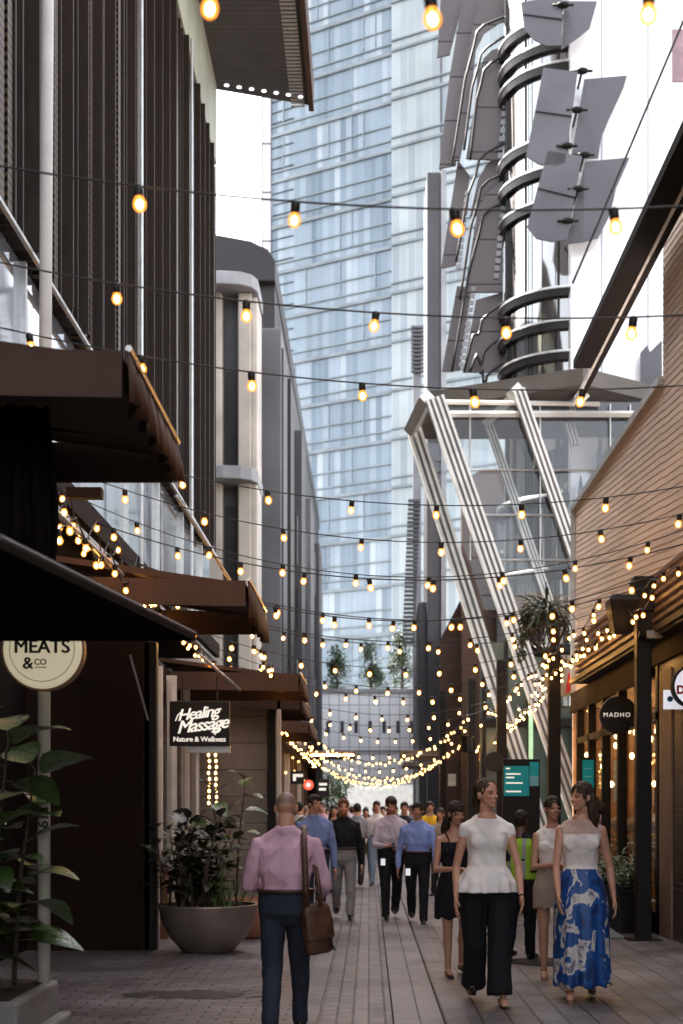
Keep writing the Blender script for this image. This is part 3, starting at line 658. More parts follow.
# stay cable
b = MB(); b.tube([at(690,5,30),at(569,292,34)], .03, 6); tag(b.build('stay_cable', M['cable']), 'thin black stay cable slanting across the white office facade', 'cable')

# glass frame on pale struts
gf = empty('strut_frame', (3,31,0), 'cantilevered glass box on slanting pale grooved struts', 'canopy')
def strut(p0, p1, w, d, parent, grooves=3, name='strut'):
    p0, p1 = Vector(p0), Vector(p1); ax = (p1-p0).normalized(); side = ax.cross(Vector((0,1,0))).normalized(); fw = Vector((0,1,0))
    b = MB(); n = grooves*2+1
    for i in range(n):
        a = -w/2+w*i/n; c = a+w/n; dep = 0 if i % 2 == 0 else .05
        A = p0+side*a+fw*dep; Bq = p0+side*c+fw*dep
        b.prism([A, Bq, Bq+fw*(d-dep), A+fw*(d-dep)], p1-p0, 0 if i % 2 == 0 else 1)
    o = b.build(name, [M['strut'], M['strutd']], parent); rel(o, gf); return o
YB, YA = 30.0, 32.6
def ln(pxa, pya, pxb, pyb, Y): return at(pxa,pya,Y), at(pxb,pyb,Y)
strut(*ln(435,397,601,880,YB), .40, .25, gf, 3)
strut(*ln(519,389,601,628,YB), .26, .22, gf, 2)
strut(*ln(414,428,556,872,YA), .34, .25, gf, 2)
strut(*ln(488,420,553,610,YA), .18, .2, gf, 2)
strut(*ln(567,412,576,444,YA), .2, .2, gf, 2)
for (a, b_) in (((427,397),(411,430)),((518,390),(487,421)),((582,396),(566,412))):
    p0 = at(a[0],a[1],YB+.1); p1 = at(b_[0],b_[1],YA-.05)
    b = MB(); b.tube([p0,p1],.17,4); rel(b.build('corner_link', M['strut'], gf), gf)
b = MB(); zs = ZZ(390,YB)
plan = [(XX(422,31.4),31.4),(XX(583,29.6),29.6),(XX(662,31),31.0),(9.5,31.8),(9.5,34),(1.2,34)]
b.prism([(x,y,zs) for x, y in plan], (0,0,.36)); rel(b.build('top_slab', mat('slab_underside', (.10,.088,.078), .55, vs=1), gf), gf)
b = MB(); b.tube([at(446,414,30.2),at(640,414,30.2)],.07,4); b.tube([at(446,402,30.2),at(600,404,30.2)],.05,4); rel(b.build('head_rail', M['strut'], gf), gf)
b = MB(); b.quad(at(447,402,YB+.3),at(520,402,YB+.3),at(602,630,YB+.3),at(520,630,YB+.3)); rel(b.build('glass_pane', M['glassr'], gf), gf)
b = MB(); b.quad(at(524,402,YB+.35),at(664,402,YB+.35),at(664,520,YB+.35),at(566,520,YB+.35)); rel(b.build('glass_pane', glass('pane_pale', (.80,.85,.9), .02, .03, .03, (.30,.33,.38)), gf), gf)
b = MB(); b.quad(at(420,440,YA+.2),at(488,425,YA+.2),at(552,610,YA+.2),at(478,610,YA+.2)); rel(b.build('glass_pane', M['glassr'], gf), gf)
b = MB()
for y_ in (470,515,560): b.tube([at(447+(y_-402)*.34,y_,YB+.25),at(660,y_,YB+.25)],.025,4)
for x_ in (470,540,610,630): b.tube([at(x_,404,YB+.25),at(x_,560,YB+.25)],.02,4)
rel(b.build('glazing_bars', M['alum'], gf), gf)
# reflected silhouettes behind the pale pane, built as solid upright strips
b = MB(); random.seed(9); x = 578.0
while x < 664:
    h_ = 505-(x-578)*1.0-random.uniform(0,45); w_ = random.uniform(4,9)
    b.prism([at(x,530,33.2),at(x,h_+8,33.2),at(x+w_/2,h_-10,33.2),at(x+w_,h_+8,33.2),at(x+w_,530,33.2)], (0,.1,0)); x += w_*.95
rel(b.build('reflected_silhouettes', mat('blue_grey_reflection', (.09,.11,.145), .6), gf), gf)
b = MB(); b.prism([at(641,402,33.5),at(641,352,33.5),at(647,345,33.5),at(650,352,33.5),at(662,340,33.5),at(662,402,33.5)], (0,.1,0)); rel(b.build('reflected_silhouettes', M['perfd'], gf), gf)  # another reflection built as a solid silhouette
# dark glazed ground level wall behind the struts
gw = empty('glazed_ground_floor', (4.5,34.5,0), 'green tinted glazed wall with dark frames behind the struts', 'shopfront')
b = MB(); b.box(XX(480,34.5),XX(600,34.5),34.5,34.6,0,5.6); rel(b.build('glass_wall', mat('green_glass', (.09,.11,.09), .15, vs=.7, var=.4, bump=.05, bs=2), gw), gw)
b = MB()
for px in (483,505,528,551,574): b.box(XX(px,34.4),XX(px+3,34.4),34.35,34.5,0,5.7)
b.box(XX(480,34.4),XX(600,34.4),34.34,34.49,3.5,3.7); rel(b.build('frames', M['blackm'], gw), gw)
b = MB(); b.box(XX(529,34.2),XX(533,34.2),34.2,34.3,2.4,4.7); rel(b.build('lit_strip', mat('pale_green_strip', (.4,.6,.35), .5, bump=0, emit=(.6,.9,.5), es=.08), gw), gw)

# ------------------------------------------------------------------ right: timber clad building near
tb = empty('timber_building', (3.5,18,0), 'timber clad building with slatted canopy and deep dark eave', 'building')
bm = bmesh.new()
def siding(y0, y1, z0, z1, k=.09, pitch=.088):
    verts = []; zz = z0-1.2; b = MB()
    while zz < z1+.3:
        a = [(3.5,y0,zz),(3.484,y0,zz),(3.488,y0,zz+pitch-.012),(3.5,y0,zz+pitch-.012)]
        sh = k*(y1-y0); q = [Vector(p) for p in a]
        i = len(b.v); b.v += q+[Vector((p.x,y1,p.z+sh)) for p in q]
        for j in range(4): b.face((i+j,i+(j+1)%4,i+4+(j+1)%4,i+4+j))
        zz += pitch
    bb = bmesh.new(); me = bpy.data.meshes.new('t'); me.from_pydata([tuple(v) for v in b.v],[],b.f); bb.from_mesh(me); bpy.data.meshes.remove(me)
    for co, no in (((0,0,z0),(0,0,-1)),((0,0,z1),(0,0,1))):
        bmesh.ops.bisect_plane(bb, geom=bb.verts[:]+bb.edges[:]+bb.faces[:], plane_co=co, plane_no=no, clear_outer=True)
    return bb
for (y0,y1,z0,z1) in ((16.6,23.7,3.9,6.55),(6,16.6,3.9,8.3)):
    bb = siding(y0,y1,z0,z1); me = bpy.data.meshes.new('cladding'); bb.to_mesh(me); bb.free(); me.materials.append(M['siding'])
    o = bpy.data.objects.new('cladding', me); col.objects.link(o); o.parent = tb; rel(o, tb)
b = MB(); b.box(3.5,9,16.6,23.7,3.2,6.52); b.box(3.5,9,-10,16.6,3.2,8.25); rel(b.build('wall', M['siding'], tb), tb)
b = MB(); b.box(3.42,3.52,16.6,23.75,6.52,6.62); b.box(3.42,3.53,23.66,23.76,3.3,6.6); rel(b.build('coping', M['alum'], tb), tb)
b = MB(); b.box(3.02,3.28,5,20.7,8.0,8.12); b.box(3.33,3.40,5,22.6,7.98,8.12); rel(b.build('eave', M['eaved'], tb), tb)
b = MB(); b.box(3.285,3.325,5,22.6,7.99,8.06); rel(b.build('eave_trim', mat('white_trim', (.7,.7,.7), .4, bump=0), tb), tb)
b = MB()
for i in range(6): z = 3.60+i*.098; b.box(3.215,3.30,8,21.9,z,z+.045)
rel(b.build('slatted_screen', M['slat'], tb), tb)
b = MB(); b.box(3.24,3.5,8,21.9,3.44,3.50); b.box(3.19,3.27,8,22.3,3.47,3.54); rel(b.build('canopy_gutter', M['roofd'], tb), tb)
for i in range(6):
    b = MB(); yy = 9+i*2.4; b.box(3.31,3.36,yy,yy+.06,3.5,4.15); rel(b.build('bracket', M['blackm'], tb), tb)
b = MB(); b.box(3.4,3.5,12,17,3.2,3.44); b.box(3.41,3.495,17,23.7,3.1,3.43); rel(b.build('dark_fascia', M['brown'], tb), tb)
# shopfront frames + glass + interior
b = MB()
for yy in (16.6,17.9,19.2,20.5,21.8,23.0): b.box(3.42,3.54,yy,yy+.12,0,3.3)
b.box(3.42,3.54,16.6,23.1,2.55,2.65); b.box(3.42,3.54,16.6,23.1,0,.25); rel(b.build('shop_frames', M['blackm'], tb), tb)
b = MB(); b.quad((3.5,16.6,.25),(3.5,23.1,.25),(3.5,23.1,3.2),(3.5,16.6,3.2)); rel(b.build('shop_window', M['glassd'], tb), tb)
b = MB(); b.box(5.6,5.7,12,25,0,3.2); b.box(3.5,5.6,24,24.1,0,3.2); rel(b.build('back_wall', mat('warm_back_wall', (.36,.23,.15), .6), tb), tb)
random.seed(5); b = MB()
for i in range(60):
    b.ell((random.uniform(3.6,5.4), random.uniform(17,23.8), random.uniform(1.7,3.0)), .035,.035,.05,nu=8,nv=5)
parts(b,'interior_lamp', M['warmlamp'], tb, rel, True)
b = MB(); b.box(3.9,4.0,16.7,18.6,1.0,3.0); b.box(4.1,4.15,19,19.6,.2,3.0); b.box(3.8,3.9,21,21.5,.2,3.1); parts(b,'timber_panel', M['woodo'], tb, rel)
b = MB()  # pale slabs and ovals added in place of white vehicles reflected in the window
for i in range(5): b.box(3.6,4.6,17.2+i*1.2,17.9+i*1.2,.95+.1*(i%2),1.0+.1*(i%2)); b.ell((4.0,17.4+i*1.2,1.25),.2,.22,.12,nu=10,nv=6)
parts(b,'pale_reflection_shape', mat('pale_reflection', (.55,.57,.6), .25, bump=0), tb, rel)
b = MB(); b.box(3.44,4.2,14.2,16.6,0,3.3); rel(b.build('brick_pier', M['brickd'], tb), tb)
M['brickd'].node_tree.nodes['Mapping'].inputs['Rotation'].default_value = (R(90),R(90),0)
b = MB(); b.box(3.42,3.45,15.85,16.5,0,3.1); rel(b.build('pier_trim', M['slat'], tb), tb)
b = MB(); b.box(3.5,9,-10,14.2,0,3.3); rel(b.build('side_wall', M['brickd'], tb), tb)
# rear row Y24-43 at x 3.6 low
rr = empty('brown_shop_row', (3.8,30,0), 'brown shopfronts with warm windows past the timber building', 'shops')
b = MB(); b.box(4.9,9,23.8,29.5,0,4.2); rel(b.build('wall', M['brown'], rr), rr)
b = MB(); b.box(4.2,4.9,35.5,43,0,4.8); rel(b.build('rear_wall', M['brown2'], rr), rr)
b = MB()
for i in range(16): b.ell((4.15, 35.6+i*.45, 2.0+1.0*abs(math.sin(i*1.7))), .03,.03,.04,nu=6,nv=4)
parts(b,'warm_lamp', M['fairy'], rr, rel)
b = MB(); b.quad((4.18,35.6,.3),(4.18,42.9,.3),(4.18,42.9,3.0),(4.18,35.6,3.0)); rel(b.build('window', M['glassd'], rr), rr)
# ------------------------------------------------------------------ awnings on the left
def awning(name, y0, y1, xs, zs, x_wall, label, drop=.17, vdrop=.26, m='fasciab', group='brown awnings on the planter side', posts=True, rise=.25):
    r = empty(name, (xs, y0, zs), label, 'awning', group)
    b = MB(); b.prism([(xs,y0+.03,zs),(xs-.05,y0+.03,zs-.05),(x_wall,y0+.03,zs+rise-.05),(x_wall,y0+.03,zs+rise)], (0,y1-y0-.06,0)); rel(b.build('canopy', M[m], r), r)
    b = MB(); b.prism([(xs,y0,zs+.02),(xs,y0,zs-drop),(x_wall,y0,zs-drop+.03),(x_wall,y0,zs+.06)], (0,.03,0)); rel(b.build('end_fascia', M[m], r), r)
    b = MB(); b.prism([(xs,y1,zs+.02),(xs,y1,zs-drop),(x_wall,y1,zs-drop),(x_wall,y1,zs+.06)], (0,.03,0)); rel(b.build('end_fascia', M[m], r), r)
    # street side valance, wavy cloth
    b = MB(); n = 40
    for i in range(n+1):
        t = i/n; y = y0+(y1-y0)*t; w = .018*math.sin(t*34)+.012*math.sin(t*71)
        b.v += [Vector((xs+.02,y,zs+.02)), Vector((xs+.03+w,y,zs-vdrop*.5)), Vector((xs+.03+w*1.6,y,zs-vdrop-.012*math.sin(t*50)))]
    for i in range(n):
        a = i*3; b.face((a,a+3,a+4,a+1)); b.face((a+1,a+4,a+5,a+2))
    o = b.build('valance', M[m], r, True); rel(o, r); so = o.modifiers.new('s','SOLIDIFY'); so.thickness = .008
    b = MB(); b.tube([(xs+.03,y0,zs+.03),(xs+.03,y1,zs+.03)], .016, 6); rel(b.build('front_rail', M['alum'], r), r)
    b = MB()
    for yy in (y0+.3, y1-.3): b.tube([(xs-.05,yy,zs-.03),(x_wall,yy,zs+rise-.1)], .02, 5)
    parts(b,'arm', M['blackm'], r, rel)
    return r
awning('awning', 6.0, 7.55, -1.06, 3.44, -2.9, 'large brown awning overhead above the MEATS round sign', .18, .20)
awning('awning', 12.0, 13.95, -1.06, 3.43, -2.75, 'brown awning with box edge right above the black umbrella', .2, .30)
awning('awning', 19.3, 21.0, -.97, 3.33, -2.9, 'long brown awning above the Healing Massage sign', .22, .25)
awning('awning', 21.6, 24.4, -1.07, 3.22, -3.1, 'lower brown awning over the sandstone wall', .2, .22)
awning('awning', 26.5, 30.0, -1.15, 3.1, -2.3, 'small brown awning past the sandstone wall hung with bulbs', .18, .2)
# folded cloth blind under the first awning
b = MB(); n = 24
for i in range(n+1):
    t = i/n; x = -1.95+t*.42
    for k in range(6):
        u = k/5; b.v.append(Vector((x+.05*math.sin(u*2.2)*(t), 6.7+.03*math.sin(t*30)+.02*math.sin(u*9+t*8), 3.42-u*.75+.03*math.sin(t*12)*u)))
for i in range(n):
    for k in range(5): a = i*6+k; b.face((a,a+6,a+7,a+1))
o = b.build('hanging_blind', M['black'], None, True); o.modifiers.new('s','SOLIDIFY').thickness = .01
tag(o, 'black gathered cloth hanging under the large brown awning', 'blind')
# cafe umbrella, square rim, slightly turned
um = empty('cafe_umbrella', (-2.2,5.9,0), 'black cafe umbrella reaching in below the brown awnings', 'umbrella')
rim_ = [Vector((-1.19,4.5,2.36)),Vector((-.87,7.0,2.36)),Vector((-3.4,7.0,2.36)),Vector((-3.6,4.6,2.36))]; apex = Vector((-2.25,5.8,3.0))
b = MB()
for i in range(4):
    a, c = rim_[i], rim_[(i+1)%4]; k = len(b.v); b.v += [a, c, apex]; b.face((k,k+1,k+2))
    k = len(b.v); dn = Vector((0,0,-.025)); b.v += [a, c, c+dn, a+dn]; b.face((k,k+1,k+2,k+3))
o = rel(b.build('canopy', M['black'], um), um); o.modifiers.new('s','SOLIDIFY').thickness = .006
b = MB()
for v in rim_: b.tube([v+Vector((0,0,-.01)), apex+Vector((0,0,-.06))], .012, 5)
parts(b,'rib', M['blackm'], um, rel)
b = MB(); b.tube([(-2.25,5.8,0),(-2.25,5.8,3.0)], .03, 10); rel(b.build('pole', M['blackm'], um, True), um)
b = MB(); b.tube([rim_[0]+Vector((.0,0,.01)), rim_[1]+Vector((0,0,.01))], .012, 6); rel(b.build('rim_piping', mat('grey_piping', (.10,.095,.095), .5, bump=0), um), um)
b = MB(); b.box(-2.55,-1.95,5.5,6.1,0,.08); rel(b.build('base', M['blackm'], um), um)

# left steel posts
b = MB(); b.box(XX(143,14.8),XX(157.5,14.8),14.72,14.88,0,3.25); o = bev(b.build('awning_post', M['blackm']), .012); tag(o, 'thick black square post between dark wall and bowl planter', 'post')
b = MB(); b.box(XX(139,14.75),XX(142,14.75),14.9,14.93,0,3.2); tag(b.build('slim_rail', M['alum']), 'thin pale vertical rail beside the thick black post', 'rail')
b = MB(); b.tube([(XX(130,9),9,3.0),(XX(70,9),7.6,3.25)], .012, 5); 
for (a, c, l) in ((((130,655,12.6)),((148,720,12.9)),'thin pale brace rod under the box edged awning'),):
    b = MB(); b.tube([at(*a),at(*c)], .012, 5); tag(b.build('brace_rod', M['alum']), l, 'rod')
# diagonal guy rods beside awnings
for i, (a, c, l) in enumerate((((48,505,9.0),(122,575,11.8),'pale rod slanting down to the box edged awning'),((176,496,14.2),(236,590,16),'pale rod slanting behind the box edged awning'),((200,655,17),(240,690,19),'pale rod slanting above the massage shop awning'))):
    b = MB(); b.tube([at(*a),at(*c)], .022, 6); tag(b.build('brace_rod', M['alum'], None, True), l, 'rod')

# white pole with round sign
wp = empty('white_pole', (XX(44,8.25),8.25,0), 'slim white pole rising from the concrete box planter', 'pole')
b = MB(); p = [(0,0,.3),(0,0,3),(.03,0,7.6)]; b.tube(p, [.037,.037,.036], 20); o = b.build('shaft', M['white'], wp, True)
text('number', '519', .085, M['dtext'], wp, (0.0,-.042,ZZ(817,8.25)), (R(90),R(90),0), .002)
sg = empty('round_sign', (XX(42,8.05),8.05,ZZ(649,8.05)), 'round cream butcher sign MEATS & CO on the white pole', 'sign')
sg.scale = (.91,.91,.91)
b = MB(); b.disc((0,.12,0), .250, (0,-1,0), .12, 64); bev(b.build('lightbox', M['lightbox'], sg), .02, 3)
b = MB(); 
prof = []
for j in range(64):
    a0, a1 = 2*math.pi*j/64, 2*math.pi*(j+1)/64
    q = [Vector((r*math.cos(a), -.0025, r*math.sin(a))) for r, a in ((.203,a0),(.207,a0),(.207,a1),(.203,a1))]; b.quad(*q)
b.build('ring_line', M['dtext'], sg)
b = MB(); b.disc((0,.10,0), .262, (0,-1,0), .08, 64); b.build('rim', mat('bronze_rim', (.30,.17,.09), .4, .3, bump=0), sg)
text('lettering', 'MEATS', .118, M['dtext'], sg, (0,-.004,.012), fat=.0035)
text('lettering', '&', .105, M['dtext'], sg, (-.088,-.004,-.092), fat=.003)
text('lettering', 'CO', .052, M['dtext'], sg, (-.01,-.004,-.083), bold=.001)
b = MB(); b.box(-.045,.03,-.004,-.002,-.118,-.113); b.build('underline', M['dtext'], sg)

# box planter and fig
bp_ = empty('box_planter', (-2.3,8.55,0), 'grey concrete box planter at the foot of the white pole', 'planter')
b = MB(); b.box(-3.2,-1.86,7.4,8.4,0,.47); rel(bev(b.build('box', M['concrete'], bp_),.02), bp_)
b = MB(); b.box(-3.14,-1.92,7.46,8.34,.44,.478); rel(b.build('soil', M['soil'], bp_), bp_)
b = MB(); b.box(-1.84,-1.76,7.7,8.3,0,.30); tag(bev(b.build('concrete_block', M['concrete']),.02), 'low concrete block beside the box planter', 'block')
def stems_plant(name, loc, label, stems, leafm, L, W, seed, group=None, curl=.35, n=10, cat='plant', spread=.25, minz=.25):
    random.seed(seed); r = empty(name, loc, label, cat, group)
    sb = MB(); lf = MB()
    for (dx, dy, h, lx, ly) in stems:
        pts = [Vector((dx,dy,0)), Vector((dx+lx*.3,dy+ly*.3,h*.5)), Vector((dx+lx,dy+ly,h))]
        sb.tube(pts, [.016,.012,.006], 6)
        for i in range(n):
            t = minz+(1-minz)*i/(n-1); p = pts[0].lerp(pts[1], t*2) if t < .5 else pts[1].lerp(pts[2], t*2-1)
            a = i*2.4+random.uniform(-.4,.4); up = random.uniform(-.15,.55)+(.7 if i > n-3 else 0)
            d = Vector((math.cos(a), math.sin(a), up)); d.normalize(); s = random.uniform(.7,1.15)
            q = p+d*spread*.3; sb.tube([p,q], .004, 4)
            lf.leaf(q, d, Vector((random.uniform(-.4,.4),random.uniform(-.4,.4),1)), L*s, W*s, curl*random.uniform(.4,1.3), .25, seg=6)
    sb.build('stem', M['bark'], r, True); lf.build('foliage', leafm, r, True)
    return r
stems_plant('fig_plant', (-2.12,7.85,.47), 'large leaved fig in the concrete box planter by the white pole', [(.0,0,1.42,.10,-.02),(-.25,.1,1.5,-.1,.1),(.10,.1,1.25,.10,.1),(-.05,-.05,.9,.0,-.05),(-.35,-.02,1.3,-.02,0)], M['leafb'], .30, .26, 11, n=15, curl=.4, minz=.22)

# bowl planter
bw_ = empty('bowl_planter', (XX(208,14.6),14.6,0), 'wide round bronze bowl planter beneath the massage sign', 'planter')
prof = [(.0,0),(.24,0),(.27,.02),(.40,.16),(.48,.32),(.515,.48),(.52,.50),(.49,.50),(.47,.44),(0,.43)]
b = MB(); b.lathe(prof[:8], (0,0,0), 56); b.build('bowl', M['bowl'], bw_, True)
b = MB(); b.lathe([(.485,.45),(0,.46)], (0,0,0), 40); b.build('soil', M['soil'], bw_, True)
X0 = XX(208,14.6)
stems_plant('rubber_plant', (X0-.15,14.55,.45), 'bushy dark rubber plant filling the bowl planter', [(random.uniform(-.32,.25),random.uniform(-.3,.3),random.uniform(.5,.95),random.uniform(-.28,.25),random.uniform(-.2,.2)) for _ in range(26)], M['leafd'], .20, .11, 12, n=11, curl=.3, spread=.1)
stems_plant('fig_plant', (X0+.28,14.7,.45), 'tall fig stem with broad leaves at the bowl rim', [(0,0,1.33,.1,0),(-.2,.1,1.25,-.05,0)], M['leafb'], .25, .17, 13, n=13, curl=.45, spread=.1, minz=.3)
b = MB(); random.seed(4)
for i in range(90):
    a = random.uniform(0,6.28); r = random.uniform(0,.45); d = Vector((random.uniform(-.5,.5),random.uniform(-.5,.5),1.2)); b.leaf((r*math.cos(a),r*math.sin(a),.0), d, (random.uniform(-1,1),random.uniform(-1,1),.2), random.uniform(.25,.5), .016, .25, .1, seg=4)
o = b.build('grass_tufts', M['leafl'], None); o.location = (X0,14.6,.45); tag(o, 'light green strappy grass around the rubber plant', 'grass', kind='stuff')
tp = empty('terracotta_pot', (XX(247,16.2),16.2,0), 'terracotta pot half hidden behind the bowl planter', 'planter')
b = MB(); b.lathe([(0,0),(.2,0),(.25,.04),(.27,.3),(.26,.46),(.24,.46),(.24,.4),(0,.4)], (0,0,0), 40); b.build('pot', M['terra'], tp, True)
b = MB(); b.box(XX(160,16),XX(168,16),16,16.1,0,.85); tag(b.build('terracotta_screen', M['terra']), 'narrow terracotta strip between black post and bowl planter', 'panel')

# Healing Massage sign
hs = empty('hanging_sign', at(199.5,723.5,16.3), 'black sign reading Healing Massage Nature & Wellness', 'sign')
w = 60*16.3/F; h = 45*16.3/F
b = MB(); b.box(-w/2,w/2,0,.07,-h/2,h/2); bev(b.build('board', M['signb'], hs), .008)
text('lettering', 'Healing', .185, M['wtext'], hs, (-.02,-.004,.115), (R(90),R(-7),0), .0, .42, space=.88, fat=.0045)
text('lettering', 'Massage', .205, M['wtext'], hs, (.03,-.004,-.02), (R(90),R(-7),0), .0, .42, space=.88, fat=.005)
text('lettering', 'Nature & Wellness', .083, M['wtext'], hs, (0,-.004,-.185), fat=.0018, space=.95)
b = MB(); b.tube([(-.28,-.006,.03),(-.25,-.006,.10),(-.20,-.006,.14)], .008, 5); b.tube([(.22,-.006,-.06),(.18,-.006,-.13),(.14,-.006,-.10),(.26,-.006,-.02)], .008, 5); b.build('flourish', M['wtext'], hs)
b = MB(); b.tube([(-.2,.03,h/2),(-.2,.03,.55)], .01, 5); b.tube([(.2,.03,h/2),(.2,.03,.55)], .01, 5); b.build('hanger', M['blackm'], hs)
b = MB(); p0 = at(188,746.5,16.4); p1 = at(230,753,16.4); b.box(p0.x,p1.x,16.4,16.5,p1.z,p0.z); tag(bev(b.build('steel_bracket', M['alum']),.005), 'pale metal bar just below the black massage sign', 'bracket')
b = MB(); b.tube([at(197,752,16.4),(XX(197,16.4),16.4,0)], .015, 8); tag(b.build('steel_rod', M['white'], None, True), 'thin white rod rising from the rubber plant to the sign', 'rod')
b = MB()
for px in (209,216): 
    for k in range(9): b.ell(at(px+random.uniform(-.6,.6),755+k*6,17.5), .018,.018,.025,nu=6,nv=4)
tag(b.build('fairy_light_drop', M['fairy']), 'two short drops of warm fairy lights behind the massage sign', 'fairy lights')

# small signs further on the left
def board(name, px0, px1, py0, py1, Y, m, label, th=.05):
    p0 = at(px0,py0,Y); p1 = at(px1,py1,Y); r = empty(name, ((p0.x+p1.x)/2,Y,(p0.z+p1.z)/2), label, 'sign')
    b = MB(); b.box(p0.x-r.location.x,p1.x-r.location.x,0,th,p1.z-r.location.z,p0.z-r.location.z); bev(b.build('board', m, r),.006)
    return r
def onboard(r, name, px0, px1, py0, py1, Y, m):
    p0 = at(px0,py0,Y); p1 = at(px1,py1,Y); b = MB(); L = r.location
    b.box(p0.x-L.x,p1.x-L.x,-.008,-.003,p1.z-L.z,p0.z-L.z); b.build(name, m, r)
s1 = board('projecting_sign', 291,304,771,784,27,M['signb'],'small black projecting sign with a white corner mark')
onboard(s1,'mark',293,303,774,777,27,M['wtext']); onboard(s1,'mark',293,296,777,781,27,M['wtext'])
s2 = board('projecting_sign', 318,329,779,797,29,M['signb'],'black projecting sign with two white bars behind the red disc')
onboard(s2,'mark',319,327,783,785.5,29,M['wtext']); onboard(s2,'mark',319,326,788,790.5,29,M['wtext'])
rs = empty('round_red_sign', at(308.5,785,28), 'small glowing red disc sign between two black signs', 'sign')
b = MB(); b.disc((0,0,0), 5.2*28/F, (0,-1,0), .05, 24); b.build('disc', M['red'], rs); b = MB(); b.disc((0,-.055,0), 2.4*28/F, (0,-1,0), .004, 16); b.build('emblem', M['wtext'], rs)
b = MB(); random.seed(8)
for i in range(70):
    a = random.uniform(0,6.28); b.leaf((0,0,.9+random.uniform(0,.25)), (math.cos(a),math.sin(a),random.uniform(.1,1.4)), (0,0,1), random.uniform(.45,.8), .05, .5, .1, seg=5)
r = empty('palm_plant', (XX(291,24.5),24.5,0), 'bright green potted palm above the pink shirted man', 'plant'); b.build('foliage', M['leafl'], r)
b = MB(); b.tube([(0,0,.4),(0,0,1.0)], .05, 8); b.build('stem', M['bark'], r, True); b = MB(); b.lathe([(0,0),(.18,0),(.24,.45),(.2,.45),(0,.4)], (0,0,0), 24); b.build('pot', M['concrete'], r, True)

# far flat awnings by the podium
for (px0,px1,py0,py1,Y,l) in ((300,355,751,757,48,'warm lit flat canopy jutting over the lane on the planter side'),(402,470,750,757,44,'pale flat canopy jutting over the lane on the strut side'),(404,455,762,767,50,'second lower flat canopy on the strut side')):
    p0 = at(px0,py0,Y); p1 = at(px1,py1,Y); r = empty('flat_canopy', ((p0.x+p1.x)/2,Y,p0.z), l, 'canopy')
    b = MB(); b.box(p0.x,p1.x,Y,Y+3.5,p1.z+.02,p0.z); rel(bev(b.build('slab', M['slat'], r),.02), r); b = MB(); b.box(p0.x+.05,p1.x-.05,Y-.03,Y-.005,p1.z+.04,p1.z+.09); rel(b.build('light_edge', M['warmlamp'] if px0 == 300 else M['capm'], r), r)
    b = MB(); xq = p0.x+.1 if px0 < 369 else p1.x-.1
    b.box(xq-.06,xq+.06,Y+.5,Y+.62,0,p1.z+.02); rel(b.build('post', M['blackm'], r), r)

# ------------------------------------------------------------------ right side street furniture
lp = empty('lamp_post', (XX(643,15.9),15.9,0), 'tall black lamp post with tapered lantern in front of the brick pier', 'street lamp')
b = MB(); b.box(-.085,.085,-.085,.085,0,3.95); bev(b.build('post', M['blackm'], lp), .012)
b = MB(); b.box(-.20,.20,-.16,.16,0,.02); bev(b.build('base_plate', M['blackm'], lp), .008)
b = MB(); b.box(-.12,.12,-.11,.11,3.72,4.12); bev(b.build('head_box', M['blackm'], lp), .015)
b = MB(); lx = XX(623,15.6)-lp.location.x; zt = ZZ(602,15.6); zb = ZZ(633,15.6)
i0 = len(b.v)
for zz, hw in ((zb,.10),(zt,.165),(zt+.02,.165),(zt+.07,.12)):
    b.v += [Vector((lx-hw,-.25-hw,zz)),Vector((lx+hw,-.25-hw,zz)),Vector((lx+hw,-.25+hw,zz)),Vector((lx-hw,-.25+hw,zz))]
for k in range(3):
    for j in range(4): b.face((k*4+j,k*4+(j+1)%4,k*4+4+(j+1)%4,k*4+4+j))
b.face((3,2,1,0)); b.face((12,13,14,15)); lt = b.build('lantern', M['blackm'], lp)
b = MB(); 
b.box(lx-.125,lx+.125,-.375,-.125,zt+.07,zt+.085); b.build('lantern_cap', M['capm'], lt)
b = MB(); b.box(lx+.1,-.05,-.27,-.23,zt-.08,zt-.04); b.build('arm', M['blackm'], lp)
cc = empty('security_camera', at(654,636,15.7), 'small white security camera beside the tapered lantern', 'camera')
b = MB(); b.box(-.09,.09,-.05,.05,-.03,.06); bev(b.build('housing', M['capm'], cc),.015); b = MB(); b.tube([(-.09,0,0),(-.17,0,.02)], .04, 10); b.build('lens', M['blackm'], cc); b = MB(); b.tube([(.0,.05,.0),(-.02,.2,.02),(-.12,.2,.02)], .012, 6); b.build('bracket', M['blackm'], cc)
lp2 = empty('basket_post', (XX(554,22),22,0), 'black square post carrying a hanging basket before the struts', 'post')
b = MB(); b.box(-.095,.095,-.095,.095,0,ZZ(655,22)); bev(b.build('post', M['blackm'], lp2), .012)
b = MB(); b.tube([(0,0,ZZ(655,22)),(0,0,ZZ(640,22)),(-.1,0,ZZ(632,22))], .02, 6); b.build('bracket', M['blackm'], lp2, True)
hb = empty('hanging_basket', at(546,622,21.7), 'woven wire hanging basket of trailing plants on the black post', 'planter')
b = MB(); 
for i in range(16):
    a = i/16*6.283; b.tube([(.30*math.cos(a),.30*math.sin(a),.12),(.30*math.cos(a+.25),.30*math.sin(a+.25),-.1),(.20*math.cos(a+.5),.20*math.sin(a+.5),-.33),(.03*math.cos(a),.03*math.sin(a),-.48)], .010, 4)
b.build('basket_frame', M['bark'], hb)
b = MB(); random.seed(14)
for i in range(260):
    a = random.uniform(0,6.28); r_ = random.uniform(.05,.3); z = random.uniform(-.1,.35); b.leaf((r_*math.cos(a),r_*math.sin(a),z), (math.cos(a),math.sin(a),random.uniform(-.8,1.2)), (0,0,1), random.uniform(.12,.35), .05, .5, .2, seg=3)
